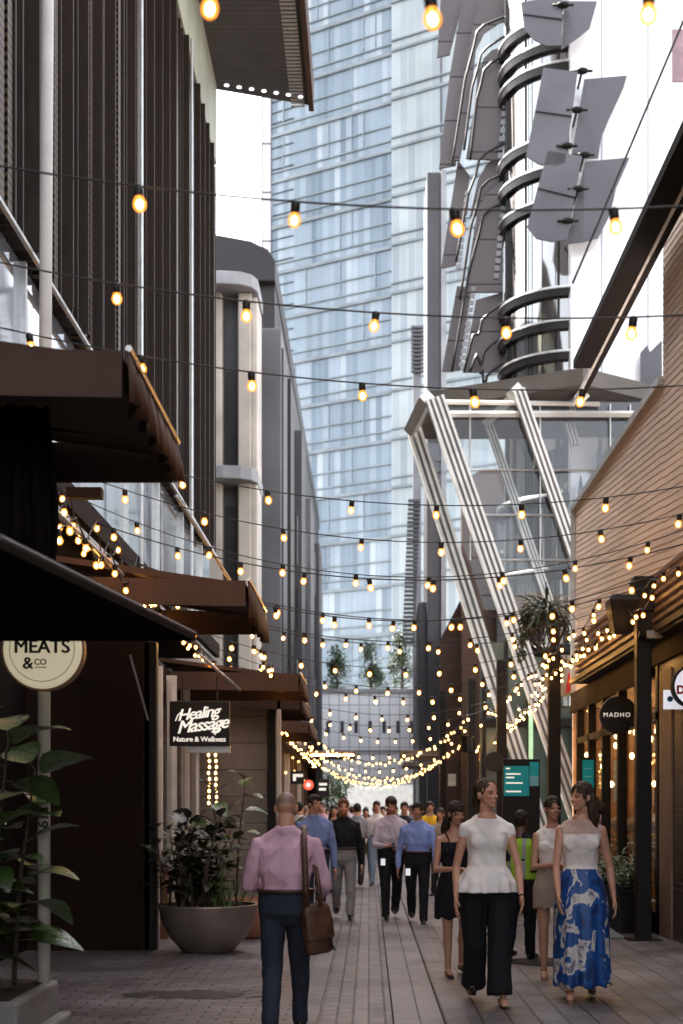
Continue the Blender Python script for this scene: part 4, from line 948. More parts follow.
for i in range(120):
    u = random.random(); b.leaf((-.3-.12*u+random.uniform(-.06,.06),random.uniform(-.1,.1),.25-.85*u), (random.uniform(-1,1),random.uniform(-1,1),-.5), (0,0,1), .09, .05, .3, .2, seg=2)
b.build('foliage', M['leaft'], hb)
b = MB(); b.tube([(0,0,.1),(0,0,.62)], .012, 5); b.build('hanger', M['blackm'], hb)
b = MB(); b.box(XX(497,26),XX(507,26),26,26.18,0,ZZ(660,26)); tag(bev(b.build('steel_post', M['blackm'])), 'black square post at the edge of the teal directory', 'post')
b = MB(); b.box(XX(468,33),XX(476,33),33,33.2,0,ZZ(678,33)); tag(bev(b.build('steel_post', M['blackm'])), 'slim black post with a lantern beyond the teal directory', 'post')
b = MB(); b.tube([at(467,752,32.9),at(466,738,32.9)], .15, 8); b.tube([at(466,738,32.9),at(466,736,32.9)],.2,8); tag(b.build('wall_lantern', M['blackm']), 'small black lantern on the slim far post', 'lantern')
b = MB(); b.box(XX(440,42),XX(446,42),42,42.2,0,5); tag(bev(b.build('steel_post', M['blackm'])), 'farthest slim black post by the pale flat canopy', 'post')
ps = board('projecting_sign', 448,456,774,786,30,mat('greenish_sign',(.30,.30,.24),.5,bump=0),'small pale green projecting sign near the far shops')
rs2 = empty('round_black_sign', at(494,762,25.5), 'blank round black sign left of the teal directory', 'sign')
b = MB(); b.disc((0,0,0), 10*25.5/F, (0,-1,0), .05, 32); b.build('disc', M['signb'], rs2)
b = MB(); b.box(.1,.25,.02,.04,-.02,.02); b.build('arm', M['blackm'], rs2)
# directory totems
dt = empty('directory_totem', (XX(521,20),20,0), 'teal directory totem with rows of white lettering', 'sign')
xl, xr_, xe = XX(503,20)-dt.location.x, XX(529,20)-dt.location.x, XX(540,20)-dt.location.x
b = MB(); b.box(xl,xe,0,.12,0,ZZ(759,20)); bev(b.build('frame', M['blackm'], dt), .01)
b = MB(); b.box(xl+.01,xr_,-.01,0,ZZ(796,20),ZZ(766,20)); b.build('panel', M['teal'], dt)
b = MB(); b.box(xr_+.01,xe-.02,-.01,0,ZZ(785,20),ZZ(762,20)); b.build('side_panel', M['teal'], dt)
b = MB(); b.box(xr_+.01,xe-.02,-.014,-.011,ZZ(786,20),ZZ(776,20)); b.build('blue_panel', M['tealb'], dt)
for py, wl in ((768.5,.06),(774,.21),(777.5,.12),(783,.24),(791.5,.22)):
    b = MB(); b.box(xl+.04,xl+.04+wl,-.013,-.0105,ZZ(py+.7,20),ZZ(py-.7,20)); b.build('text_line', M['wtext'], dt)
dt2 = empty('directory_totem', (XX(589,21),21,0), 'narrow second teal panel beside the shop window', 'sign')
b = MB(); b.box(-.13,.10,0,.1,0,ZZ(757,21)); b.build('frame', M['blackm'], dt2); b = MB(); b.box(-.10,.07,-.01,0,ZZ(802,21),ZZ(760,21)); b.build('panel', M['teal'], dt2)
for py in (768,776,784): 
    b = MB(); b.box(-.08,.04,-.014,-.011,ZZ(py+1,21),ZZ(py,21)); b.build('text_line', M['tealb'], dt2)
# round signs on the right
ms = empty('round_sign', at(619,715,18.6), 'round black sign with pale serif letters MADHO', 'sign')
r_ = 19*18.6/F
b = MB(); b.disc((0,.08,0), r_, (0,-1,0), .08, 48); bev(b.build('disc', M['signb'], ms), .006)
text('lettering', 'MADHO', .085, M['wtext'], ms, (-.03,-.004,0), bold=.0, space=1.25)
b = MB(); b.tube([(r_*.5,.04,0),(1.0,.04,.0)], .012, 6); b.build('arm', M['blackm'], ms)
ds = empty('round_sign', at(694,686,14.8), 'round white lightbox sign with red letters in a black rim', 'sign')
r_ = 21.5*14.8/F
b = MB(); b.disc((0,.12,0), r_, (0,-1,0), .12, 48); b.build('rim', M['blackm'], ds)
b = MB(); b.disc((0,-.002,0), r_*.90, (0,-1,0), .012, 48); b.build('face', M['lightboxw'], ds)
text('lettering', 'D', .12, M['rtext'], ds, (-.145,-.018,-.045), bold=.006)
sq = board('square_sign', 664,684,690,709,15.2,M['lightboxw'],'small white square sign with a blue disc by the round lightbox')
b = MB(); L = sq.location; p = at(670,699,15.2)-L; b.disc((p.x,-.003,p.z), .032, (0,-1,0), .004, 20); b.build('blue_disc', M['btext'], sq)
bs = empty('oval_banner', at(565,676,24), 'round pale sign with a red mark behind the basket post', 'sign')
b = MB(); b.disc((0,0,0), .36, (0,-1,0), .05, 40); b.build('disc', mat('dull_pale_sign', (.25,.24,.22), .5), bs)
b = MB(); b.prism([(.0,-.055,-.3),(.18,-.055,-.22),(.22,-.055,.02),(.05,-.055,.05)], (0,-.004,0)); b.build('red_mark', M['rtext'], bs)
# trough planters with hedge
def trough(y0, y1, x0, x1, h, label, hl, seed):
    r = empty('trough_planter', ((x0+x1)/2,(y0+y1)/2,0), label, 'planter', 'black troughs along the shopfront')
    b = MB(); b.box(x0,x1,y0,y1,0,h); b.box(x0-.01,x1+.01,y0-.01,y1+.01,h-.05,h); rel(bev(b.build('trough', M['blackm'], r),.01), r)
    hb_ = MB(); random.seed(seed)
    for i in range(int(1300*(y1-y0)/2)):
        p = (random.uniform(x0-.03,x1+.03), random.uniform(y0,y1), h+abs(random.gauss(0,.16)))
        hb_.leaf(p, (random.uniform(-1,1),random.uniform(-1,1),random.uniform(-.2,1)), (random.uniform(-.5,.5),random.uniform(-.5,.5),1), random.uniform(.06,.13), .035, .3, .2, seg=2)
    o = hb_.build('shrub', M['leaft']); tag(o, hl, 'shrub', 'shrubs in the black troughs')
trough(16.7,18.3,3.0,3.35,.52,'black trough planter beside the lamp post','leafy green shrub right behind the lamp post',31)
trough(18.7,20.6,2.95,3.35,.52,'black trough planter under the round black sign','leafy green shrub under the round black sign',32)
trough(16.2,16.9,2.35,2.9,.62,'short black planter box behind the floral skirt','dark leafy shrub behind the floral skirt',33)
# stacked chairs / bicycles shapes by the directory
def cafe_chair(loc, rz, label):
    r = empty('cafe_chair', loc, label, 'chair', 'chairs outside the shops', rz)
    b = MB(); b.box(-.2,.2,-.2,.2,.44,.46); bev(b.build('seat', M['blackm'], r),.008)
    b = MB()
    for k in range(4): b.box(-.19,.19,.19,.21,.55+k*.09,.60+k*.09)
    b.build('backrest', M['capm'], r)
    for sx in (-1,1):
        for sy in (-1,1): b = MB(); b.tube([(sx*.18,sy*.18,.44),(sx*.21,sy*.22,0)], .012, 6); b.build('leg', M['blackm'], r)
        b = MB(); b.tube([(sx*.19,.2,.44),(sx*.19,.22,.9)], .012, 6); b.build('back_post', M['blackm'], r)
    return r
cafe_chair((2.95,24.2,0), .4, 'black chair with pale slats near the basket post')
cafe_chair((2.3,23.4,0), -2.2, 'black chair with pale slats near the teal directory')
cafe_chair((1.75,24.6,0), 1.2, 'black chair with pale slats behind the white topped woman')
cafe_chair((-2.2,20.2,0), 1.2, 'black chair with pale slats behind the rubber plant')
def bicycle(loc, rz, label):
    r = empty('bicycle', loc, label, 'bicycle', 'bicycles parked by the shops', rz)
    for k, x in enumerate((-.5,.5)):
        b = MB()
        for j in range(24):
            a0, a1 = j/24*6.2832, (j+1)/24*6.2832
            b.tube([(x+.33*math.cos(a0),0,.34+.33*math.sin(a0)),(x+.33*math.cos(a1),0,.34+.33*math.sin(a1))], .016, 5, cap=False)
        for j in range(10): a0 = j/10*6.28; b.tube([(x,0,.34),(x+.32*math.cos(a0),0,.34+.32*math.sin(a0))], .003, 3)
        b.build('wheel', M['cable'], r)
    b = MB(); pts = [(-.5,0,.34),(-.1,0,.30),(.35,0,.78),(-.2,0,.82),(-.1,0,.30)]
    for a, c in zip(pts[:-1], pts[1:]): b.tube([a,c], .018, 6)
    b.tube([(-.5,0,.34),(-.2,0,.82)], .012, 6); b.tube([(.5,0,.34),(.33,0,.95)], .016, 6); b.build('frame', M['capm'], r)
    b = MB(); b.tube([(.33,-.27,1.0),(.3,0,.97),(.33,.27,1.0)], .014, 6); b.build('handlebar', M['blackm'], r)
    b = MB(); b.ell((-.22,0,.92), .13,.07,.035); b.build('saddle', M['blackm'], r, True)
bicycle((XX(452,26),26,0), 1.2, 'dark bicycle parked left of the black dressed woman')
bicycle((XX(462,28),28,0), 1.5, 'farther bicycle parked beside the first one')
b = MB(); b.prism([(2.45,16.0,.004),(2.95,16.0,.004),(2.75,16.05,.14),(2.6,16.05,.14)], (0,.12,0)); tag(bev(b.build('rubble_bag', M['capm']),.02), 'small pale sack on the paving behind the floral skirt', 'bag')

# ------------------------------------------------------------------ festoon lights
gm = MB(); gm.ell((0,0,-.068), .026,.026,.029,nu=14,nv=10); gm.tube([(0,0,-.038),(0,0,-.048)], [.016,.02], 12, cap=False)
proto_glass = gm.build('bulb', M['bulb'], None, True); gmesh = proto_glass.data; bpy.data.objects.remove(proto_glass)
fm = MB(); fm.ell((0,0,-.068), .013,.013,.018,nu=8,nv=6); o_ = fm.build('filament', M['filament'], None, True); fmesh = o_.data; bpy.data.objects.remove(o_)
sm = MB(); sm.tube([(0,0,.008),(0,0,0),(0,0,-.036),(0,0,-.042)], [.012,.02,.019,.015], 10); o_ = sm.build('socket', M['socket'], None, True); smesh = o_.data; bpy.data.objects.remove(o_)
def add_bulb(root, p, detail=True, s=1.0):
    bu = bpy.data.objects.new('bulb', gmesh); col.objects.link(bu); bu.parent = root; bu.location = p; bu.scale = (s,s,s)
    f = bpy.data.objects.new('filament', fmesh); col.objects.link(f); f.parent = bu
    k = bpy.data.objects.new('socket', smesh); col.objects.link(k); k.parent = bu
    bu.rotation_euler = (random.uniform(-.2,.2), random.uniform(-.2,.2), 0)
def cross_string(Y, zl, zm, zr, ph, label, sp=.6, xl=-2.6, xr=3.0, dy=0., s=1.0):
    r = empty('festoon_string', (0,Y,0), label, 'string lights', 'festoon strings crossing the lane')
    def pos(x):
        t = (x-xl)/(xr-xl); zc = zl*(1-t)+zr*t; sag = ((zl+zr)/2-zm)*4*t*(1-t)
        return Vector((x, dy*(t-.5), zc-sag))
    b = MB(); b.tube([pos(xl+(xr-xl)*i/28) for i in range(29)], .0042 if Y < 12 else .006, 6); b.build('cable', M['cable'], r, True)
    x = xl+ph
    n = 0
    while x < xr-.1:
        # bulbs the frame can see
        if -20 < CX+F*x/Y < 710: add_bulb(r, pos(x)+Vector((0,0,-.004)), True, (s if Y < 12 else 1.2 if Y < 20 else 1.4)*random.uniform(.93,1.05))
        x += sp; n += 1
ords = ['first','second','third','fourth','fifth','sixth','seventh','eighth','ninth','tenth','eleventh','twelfth','thirteenth','fourteenth','fifteenth','sixteenth','seventeenth','eighteenth','nineteenth','twentieth']
random.seed(21)
def phase(px, Y, sp=.6, xl=-2.6): return (XX(px, Y)-xl) % sp
strs = [(3.85,4.2,3.74,4.05,phase(430,3.85)),(5.3,4.22,3.77,3.98,phase(454,5.3)),(6.5,4.22,3.79,3.98,phase(376,6.5)),(7.6,4.25,3.79,3.95,phase(362,7.6)),
        (9.9,4.22,3.65,3.95,phase(352,9.9)),(10.6,4.2,3.52,3.9,phase(362,10.6)),(11.5,4.15,3.4,3.95,phase(356,11.5)),(13.0,4.2,3.62,3.95,.2),(14.2,4.1,3.4,3.9,.45),
        (15.2,4.2,3.55,3.9,.1),(16.8,4.1,3.5,3.95,.33),(18.2,4.2,3.62,3.9,.5),(20.0,4.1,3.5,3.9,.12),(22.0,4.1,3.4,3.9,.4),(24.5,4.1,3.45,3.8,.2),(27.0,4.0,3.3,3.8,.35),(30.0,4.0,3.25,3.8,.1),(34.0,4.0,3.2,3.7,.3),(38.0,3.7,2.95,3.7,.2),(43.0,3.7,2.7,3.6,.4)]
extra = ['over the eave and roof overhang','over the bronze louvres','between louvres and eave','just above the large awning','just below the top slab','close under the fifth one','with bulbs before the struts','','','','','','','','','','','','','']
for i, (Y,zl,zm,zr,ph) in enumerate(strs):
    cross_string(Y, zl, zm, zr, ph, (ords[i]+' festoon string across the lane counting from the camera '+extra[i]).strip(), dy=random.uniform(-.5,.5) if Y > 12 else random.uniform(-.15,.15), sp=.6 if Y < 15 else .5 if Y < 30 else .42)
def side_string(x, y0, y1, z0, z1, label, sp=.55, sag=.12, s=1.0, px=None):
    r = empty('festoon_string', (x,y0,0), label, 'string lights', 'festoon strings running along the lane')
    n = int((y1-y0)/sp); pts = []
    for i in range(n*2+1):
        t = i/(n*2); seg = (t*6) % 1; pts.append(Vector((.02*math.sin(i), (y1-y0)*t, z0+(z1-z0)*t-sag*4*seg*(1-seg)+.03*math.sin(i*1.7))))
    b = MB(); b.tube(pts, .007, 5); b.build('cable', M['cable'], r, True)
    for i in range(n):
        p = pts[2*i+1]
        q = CX+F*(x+p.x)/(y0+p.y)
        if -20 < q < 710: add_bulb(r, p, True, s)
side_string(-2.55, 9.6, 24, 3.98, 3.9, 'festoon string running along the louvred facade above the awnings')
side_string(-2.25, 7.4, 13.5, 3.75, 3.95, 'short string clustered with bulbs above the box edged awning', sp=.3, sag=.25)
side_string(-2.05, 8.6, 16, 3.55, 3.6, 'lower string looping behind the box edged awning', sp=.4, sag=.2)
side_string(2.85, 14, 24, 3.72, 3.75, 'short dense string in front of the slatted screen', sp=.35, sag=.15)
side_string(-1.3, 15, 26, 3.45, 3.35, 'string edging the long brown awning', sp=.45, sag=.1)
side_string(3.1, 22, 36, 3.9, 3.3, 'long string past the hanging basket toward the far shops', sp=.4, sag=.3)
side_string(-2.2, 14, 26, 3.7, 3.55, 'second string above the massage shop awning', sp=.7)
side_string(3.05, 13, 26, 4.05, 3.7, 'festoon string running along the timber siding')
side_string(2.6, 16, 30, 3.85, 3.6, 'lower string looping from lantern to basket post', sp=.65)
side_string(3.2, 26, 44, 3.6, 3.3, 'string along the far brown shops', sp=.6)
side_string(-1.75, 26, 46, 3.2, 3.0, 'string along the far dark shop row', sp=.5)
# dense fairy light catenaries far down
def fairy(Y, px0, px1, py0, pys, py1, label, n=42):
    r = empty('fairy_light_swag', (0,Y,0), label, 'fairy lights', 'dense fairy light swags far down the lane'); b = MB(); c = MB(); pts = []
    for i in range(n+1):
        t = i/n; x = px0+(px1-px0)*t; y = py0*(1-t)+py1*t+(pys-(py0+py1)/2)*4*t*(1-t); p = at(x,y,Y); p.y = 0; p.z += random.uniform(-.03,.03)
        pts.append(p); b.ell(p+Vector((random.uniform(-.05,.05),0,-.04+random.uniform(-.05,.03))), .026,.026,.032,nu=6,nv=4)
    c.tube(pts, .012, 4); c.build('cable', M['cable'], r); parts(b,'fairy_bulb', M['fairy'], r)
fairy(36, 294, 468, 722, 762, 718, 'second fairy light swag by the flat canopies')
fairy(40, 305, 470, 742, 778, 735, 'third fairy light swag low across the lane', 50)
fairy(44, 308, 452, 752, 786, 746, 'fourth fairy light swag lowest above the crowd', 50)
fairy(48, 312, 445, 758, 783, 756, 'fifth fairy light swag nearest the white podium', 46)
# ------------------------------------------------------------------ people
def skinmat(name, c):
    m, nt, out = new_mat(name); b = N(nt,'ShaderNodeBsdfPrincipled'); b.inputs['Roughness'].default_value = .48
    b.inputs['Subsurface Weight'].default_value = .0
    at_ = N(nt,'ShaderNodeAttribute'); at_.attribute_name = 'tone'
    tc = N(nt,'ShaderNodeTexCoord'); nz = N(nt,'ShaderNodeTexNoise'); nz.inputs['Scale'].default_value = 14; nz.inputs['Detail'].default_value = 4; nt.links.new(tc.outputs['Object'], nz.inputs['Vector'])
    rp = N(nt,'ShaderNodeValToRGB'); rp.color_ramp.elements[0].color = c4([x*.86 for x in c]); rp.color_ramp.elements[1].color = c4([min(1,c[0]*1.12),c[1]*1.05,c[2]*1.02]); nt.links.new(nz.outputs['Fac'], rp.inputs[0])
    mu = N(nt,'ShaderNodeMixRGB', blend_type='MULTIPLY'); mu.inputs[0].default_value = 1; nt.links.new(rp.outputs[0], mu.inputs[1]); nt.links.new(at_.outputs['Color'], mu.inputs[2])
    nt.links.new(mu.outputs[0], b.inputs['Base Color']); nt.links.new(b.outputs[0], out.inputs[0]); return m
SK = {'fair': skinmat('skin_fair', (.56,.30,.20)), 'tan': skinmat('skin_tan', (.46,.25,.165)), 'dark': skinmat('skin_dark', (.12,.06,.04))}
def cloth(name, c, rough=.8, wv=6., st=(1,1,.35), bump=.5, var=.12):
    return mat(name, c, rough, 0, var=var, vs=wv, bump=bump, bs=14, stretch=st, spec=.25)
HAIR = {k: mat('hair_'+k, c, .45, vs=30, var=.35, bump=.6, bs=120, stretch=(1,1,.15)) for k, c in (('dark',(.022,.014,.010)),('brown',(.045,.024,.014)),('ginger',(.16,.06,.025)),('light',(.25,.17,.10)),('grey',(.10,.09,.085)))}
C_ = {'pink': cloth('pink_shirt',(.62,.38,.46)), 'navy': cloth('navy_trousers',(.022,.026,.04)), 'blackc': cloth('black_cloth',(.010,.010,.013)), 'white': cloth('white_blouse',(.82,.77,.73)),
      'whitet': cloth('ivory_top',(.80,.72,.68)), 'sheer': cloth('sheer_yoke',(.50,.36,.30)), 'blue': cloth('blue_shirt',(.24,.33,.66)), 'lilac': cloth('lilac_shirt',(.52,.45,.52)), 'blue2': cloth('steel_blue_shirt',(.17,.22,.42)),
      'greytr': cloth('grey_trousers',(.22,.21,.21)), 'denim': cloth('denim_jacket',(.08,.14,.24)), 'olive': cloth('olive_trousers',(.12,.11,.07)), 'yellow': cloth('yellow_shirt',(.70,.42,.02)), 'hivis': mat('hi_vis_vest',(.30,.52,.03),.6,bump=.4,bs=12),
      'jeans': cloth('pale_jeans',(.25,.34,.46)), 'beige': cloth('beige_dress',(.40,.32,.26)), 'greyt': cloth('grey_shirt',(.30,.30,.32))}
C_['shoe'] = mat('black_shoe', (.012,.010,.010), .35, bump=0); C_['sandal'] = mat('tan_sandal', (.22,.11,.06), .5, bump=0); C_['belt'] = mat('brown_belt',(.05,.02,.012),.45,bump=0)
C_['leather'] = mat('brown_leather', (.075,.032,.018), .42, vs=6, var=.3, bs=60, bump=.3)
# floral skirt
m, nt, out = new_mat('floral_skirt'); b = N(nt,'ShaderNodeBsdfPrincipled'); b.inputs['Roughness'].default_value = .5
tc = N(nt,'ShaderNodeTexCoord'); nz = N(nt,'ShaderNodeTexNoise'); nz.inputs['Scale'].default_value = 8.5; nz.inputs['Detail'].default_value = 5; nz.inputs['Distortion'].default_value = .45
mpp = N(nt,'ShaderNodeMapping'); mpp.inputs['Scale'].default_value=(1,1,.75); mpp.inputs['Location'].default_value=(3.1,1.2,.6); nt.links.new(tc.outputs['Object'], mpp.inputs[0]); nt.links.new(mpp.outputs[0], nz.inputs['Vector'])
rp = N(nt,'ShaderNodeValToRGB'); cr = rp.color_ramp; cr.elements[0].position = 0; cr.elements[0].color = (.006,.03,.13,1); cr.elements[1].position = 1; cr.elements[1].color = (.62,.56,.5,1)
for p, c in ((.40,(.008,.035,.14)),(.44,(.010,.085,.32)),(.50,(.008,.055,.22)),(.545,(.015,.09,.30)),(.56,(.64,.60,.57)),(.62,(.50,.46,.44)),(.66,(.14,.14,.18))):
    e = cr.elements.new(p); e.color = c4(c)
nt.links.new(nz.outputs['Fac'], rp.inputs[0]); nt.links.new(rp.outputs[0], b.inputs['Base Color']); nt.links.new(b.outputs[0], out.inputs[0]); C_['floral'] = m

def remesh(mb, voxel, it=4):
    me = bpy.data.meshes.new('t'); me.from_pydata([tuple(v) for v in mb.v], [], mb.f); me.update()
    o = bpy.data.objects.new('t', me); col.objects.link(o)
    r = o.modifiers.new('r','REMESH'); r.mode = 'VOXEL'; r.voxel_size = voxel; r.adaptivity = 0
    if it: s = o.modifiers.new('s','SMOOTH'); s.factor = .5; s.iterations = it
    dg = bpy.context.evaluated_depsgraph_get(); dg.update()
    out = bpy.data.meshes.new_from_object(o.evaluated_get(dg)); bpy.data.objects.remove(o); bpy.data.meshes.remove(me); return out
def wrinkle(me, amp, f=(9,9,5), seed=0., wave=None):
    off = Vector((seed*7.3, seed*3.1, seed*1.7))
    nrm = [v.normal.copy() for v in me.vertices]
    for v, n in zip(me.vertices, nrm):
        q = Vector((v.co.x*f[0], v.co.y*f[1], v.co.z*f[2]+v.co.x*4))+off
        k = noise.noise(q); k2 = noise.noise(q*2.3)
        v.co += n*(amp*(1-2*abs(k))*.9 + amp*.4*k2 - amp*.3)
def link(name, me, mats, parent, smooth=True):
    me.name = name; me.materials.clear()
    for m in (mats if isinstance(mats,(list,tuple)) else [mats]): me.materials.append(m)
    if smooth: me.polygons.foreach_set('use_smooth', [True]*len(me.polygons))
    o = bpy.data.objects.new(name, me); col.objects.link(o); o.parent = parent; return o
def limb(b, pts, rad, n=12):
    for k in range(len(pts)-1):
        b.tube([pts[k], pts[k+1]], [rad[k], rad[k+1]], n)
    for p, r in zip(pts, rad): b.ell(p, r, r, r, nu=n, nv=7)
def loft(b, secs, n=24):
    """secs: (z, rx, ry, cx, cy)"""
    i = len(b.v)
    for z, rx, ry, cx, cy in secs:
        for j in range(n):
            t = 2*math.pi*j/n; c, s = math.cos(t), math.sin(t)
            b.v.append(Vector((cx+rx*math.copysign(abs(c)**.85,c), cy+ry*math.copysign(abs(s)**.85,s), z)))
    for k in range(len(secs)-1):
        for j in range(n): b.face((i+k*n+j, i+k*n+(j+1)%n, i+(k+1)*n+(j+1)%n, i+(k+1)*n+j))
    b.face([i+j for j in range(n)][::-1]); k = i+(len(secs)-1)*n; b.face([k+j for j in range(n)])

def person(loc, rz, H, label, fem=False, skin='fair', legs=((8,6),(-8,10)), arms=((0,6,10,0),(0,6,10,0)), yaw=0, pitch=0, hair='dark', hs='short', top=None, topm='white', sleeve='long', bottom='trousers', botm='navy',
           shoes='shoe', det=1.0, beard=False, smile=False, group=None, lean=0., hemz=.5, bw=1.0, extra=None):
    k = H/1.75; r = empty('person', loc, label, 'person', group, rz)
    vox = .0062*det if det < 1.6 else .011*det/1.6
    fz = 1 if not fem else .93
    # --- joints (local: facing -Y)
    hz = .52*H; sd = (-1, 1); J = {}
    low = []
    for i, sx in enumerate(sd):
        a, kb = R(legs[i][0]), R(legs[i][1]); hip = Vector((sx*.052*H, 0, hz))
        kn = hip+Vector((sx*.004*H, -math.sin(a), -math.cos(a)))*.245*H
        an = kn+Vector((-sx*.002, -math.sin(a-kb), -math.cos(a-kb)))*.235*H
        J['hip',i] = hip; J['kn',i] = kn; J['an',i] = an; J['fa',i] = a-kb; low.append(an.z)
    dz = .042*H-min(low); 
    for key in list(J):
        if isinstance(J[key], Vector): J[key] = J[key]+Vector((0,0,dz))
    def tz(zf): return zf*H+dz
    ln_ = math.sin(R(lean))
    shw = (.101 if not fem else .089)*H*bw
    for i, sx in enumerate(sd):
        f, ab, e, inn = [R(q) for q in arms[i]]
        sh = Vector((sx*shw, -ln_*.3*H+.008*H, tz(.781)))
        el = sh+Vector((sx*math.sin(ab), -math.sin(f)*math.cos(ab), -math.cos(f)*math.cos(ab)))*.175*H
        d = Vector((sx*math.sin(ab)*.4-sx*math.sin(inn), -math.sin(f+e)*math.cos(inn), -math.cos(f+e)*math.cos(inn))).normalized()
        wr = el+d*.150*H; J['sh',i] = sh; J['el',i] = el; J['wr',i] = wr; J['hd',i] = d
    neck = Vector((0, -ln_*.3*H+.012*H, tz(.835))); hc = Vector((0, -ln_*.38*H-.012*H, tz(.935)))
    HM = Matrix.Translation(hc) @ Matrix.Rotation(R(yaw),4,'Z') @ Matrix.Rotation(R(pitch),4,'X') @ Matrix.Scale(k*.97,4)
    # --- body
    b = MB()
    g = .95 if not fem else .97
    if fem: S = [(.47,.070,.055),(.52,.092,.064),(.57,.085,.058),(.62,.066,.048),(.67,.070,.052),(.72,.078,.062),(.77,.080,.052),(.80,.060,.040),(.825,.042,.036),(.85,.034,.034)]
    else: S = [(.47,.075,.055),(.52,.090,.062),(.57,.086,.060),(.62,.080,.058),(.67,.084,.060),(.72,.092,.064),(.77,.098,.058),(.80,.070,.046),(.825,.048,.041),(.85,.040,.038)]
    loft(b, [(tz(z), rx*H*bw*(.86 if z < .82 and not (top == 'dress' and z > .74) else 1), ry*H*(.84 if z < .82 and not (top == 'dress' and z > .74) else 1), 0, -ln_*(z-.5)*H+.004*H) for z, rx, ry in S])
    for i in (0,1):
        lq = .78 if bottom in ('trousers','wide') else 1.0; limb(b, [J['hip',i], J['kn',i]], [.046*H*lq, .029*H*lq]); kn, an = J['kn',i], J['an',i]
        cf = kn.lerp(an,.32)+Vector((0,.010*H,0)); limb(b, [kn, cf, kn.lerp(an,.7), an], [.028*H*lq,.030*H*fz*lq,.020*H*lq,.0165*H*(.9 if lq < 1 else 1)])
        fd = Vector((0,-math.cos(J['fa',i])*1.0,-math.sin(J['fa',i])*.6-.10)).normalized()
        limb(b, [an+Vector((0,.018*H,-.022*H)), an+Vector((0,-.02*H,-.016*H)), an+fd*.085*H+Vector((0,0,-.020*H)), an+fd*.105*H+Vector((0,0,-.024*H))], [.015*H,.019*H,.016*H,.010*H])
        J['fd',i] = fd
        s, e, w = J['sh',i], J['el',i], J['wr',i]; q = .88 if fem else 1.0; q0 = q; q = q*(.80 if sleeve in ('long','rolled') else .97 if sleeve != 'none' else 1.0)
        limb(b, [neck+Vector((sd[i]*.02*H,.006*H,-.004*H)), s+Vector((-(sd[i])*.012*H,0,.004*H)), s], [.024*H*q,.025*H*q,.0275*H*q]); limb(b, [s, s.lerp(e,.45), e, e.lerp(w,.3), w], [.0275*H*q,.0245*H*q,.0200*H*q,.0210*H*(q0 if sleeve == 'rolled' else q),.0135*H*q0])
    limb(b, [neck+Vector((0,.004*H,-.02*H)), HM @ Vector((0,.02,-.09))], [.037*H*(.86 if fem else 1.08),.034*H*(.84 if fem else 1.08)])
    def hp(x,y,z): return HM @ Vector((x,y,z))
    hM = (Matrix.Rotation(R(yaw),3,'Z') @ Matrix.Rotation(R(pitch),3,'X'))*k*.97
    b.ell(hp(0,.012,.022), .075,.094,.094, hM, 24, 16); b.ell(hp(0,-.022,-.045), .058 if not fem else .054,.064,.066, hM, 20, 12)
    b.ell(hp(0,-.058,-.093), .026,.024,.020, hM); b.ell(hp(0,-.030,-.078), .044,.045,.028, hM)
    for sx in (-1,1):
        b.ell(hp(sx*.032,-.064,-.028), .022,.018,.020, hM); b.ell(hp(sx*.078,.014,-.010), .013,.021,.032, hM); b.ell(hp(sx*.026,-.076,.018), .022,.010,.009, hM)
    s_ = HM.to_scale()[0]
    limb(b, [hp(0,-.080,.012), hp(0,-.096,-.012), hp(0,-.104,-.026)], [.008*s_,.009*s_,.0125*s_], 8)
    for sx in (-1,1): b.ell(hp(sx*.012,-.092,-.029), .007,.008,.006, hM)
    b.ell(hp(0,-.082,-.056), .025 if smile else .021,.010,.0055, hM); b.ell(hp(0,-.079,-.068), .019,.010,.007, hM)
    if beard: b.ell(hp(0,-.045,-.088), .048,.045,.036, hM)
    me = remesh(b, vox, 3 if det < 1.6 else 2)
    # fingers appended, rooted in the palm
    bm = bmesh.new(); bm.from_mesh(me)
    hb = MB()
    for i, sx in enumerate(sd):
        w, d = J['wr',i], J['hd',i]; curl = 1.0 if (arms[i][3] > 20 or arms[i][2] > 50) else .45
        fwd = Vector((0,-1,0)); fwd = (fwd-d*fwd.dot(d)); fwd = fwd.normalized() if fwd.length > .15 else Vector((0,0,1))
        pn = d.cross(fwd).normalized()       # palm normal, turned towards the body
        if pn.x*sx > 0: pn = -pn
        M3 = Matrix((fwd, pn, d)).transposed()
        L = .048*H
        hb.ell(w+d*L*.55, .022*H*fz, .011*H, .030*H, M3, 12, 8)
        for f_ in range(4):
            o = (f_-1.5)*.0095*H*fz; ln2 = (.034,.041,.044,.038)[f_ if True else 0]*H*.52*(1 if f_ else .9)
            p0 = w+d*(L*.95)-fwd*o; c1 = d.lerp(pn,.25*curl).normalized(); c2_ = d.lerp(pn,.75*curl).normalized(); c3 = d.lerp(pn,1.15*curl)
            c3 = c3.normalized(); p1 = p0+c1*ln2; p2 = p1+c2_*ln2*.7; p3 = p2+c3*ln2*.5
            hb.tube([p0-d*.012*H, p0, p1, p2, p3], [.0052*H*fz]*2+[.0050*H*fz,.0046*H*fz,.0036*H*fz], 7)
        t0 = w+d*L*.30+fwd*.014*H; t1 = t0+(d*.7+fwd*.7+pn*.2).normalized()*.022*H; t2 = t1+(d*.95+fwd*.15+pn*.35).normalized()*.018*H
        hb.tube([t0-fwd*.006*H,t0,t1,t2], [.0075*H*fz,.0072*H*fz,.0058*H*fz,.0042*H*fz], 7)
    hm_ = bpy.data.meshes.new('h'); hm_.from_pydata([tuple(v) for v in hb.v], [], hb.f); bm.from_mesh(hm_); bm.to_mesh(me); bm.free(); bpy.data.meshes.remove(hm_)
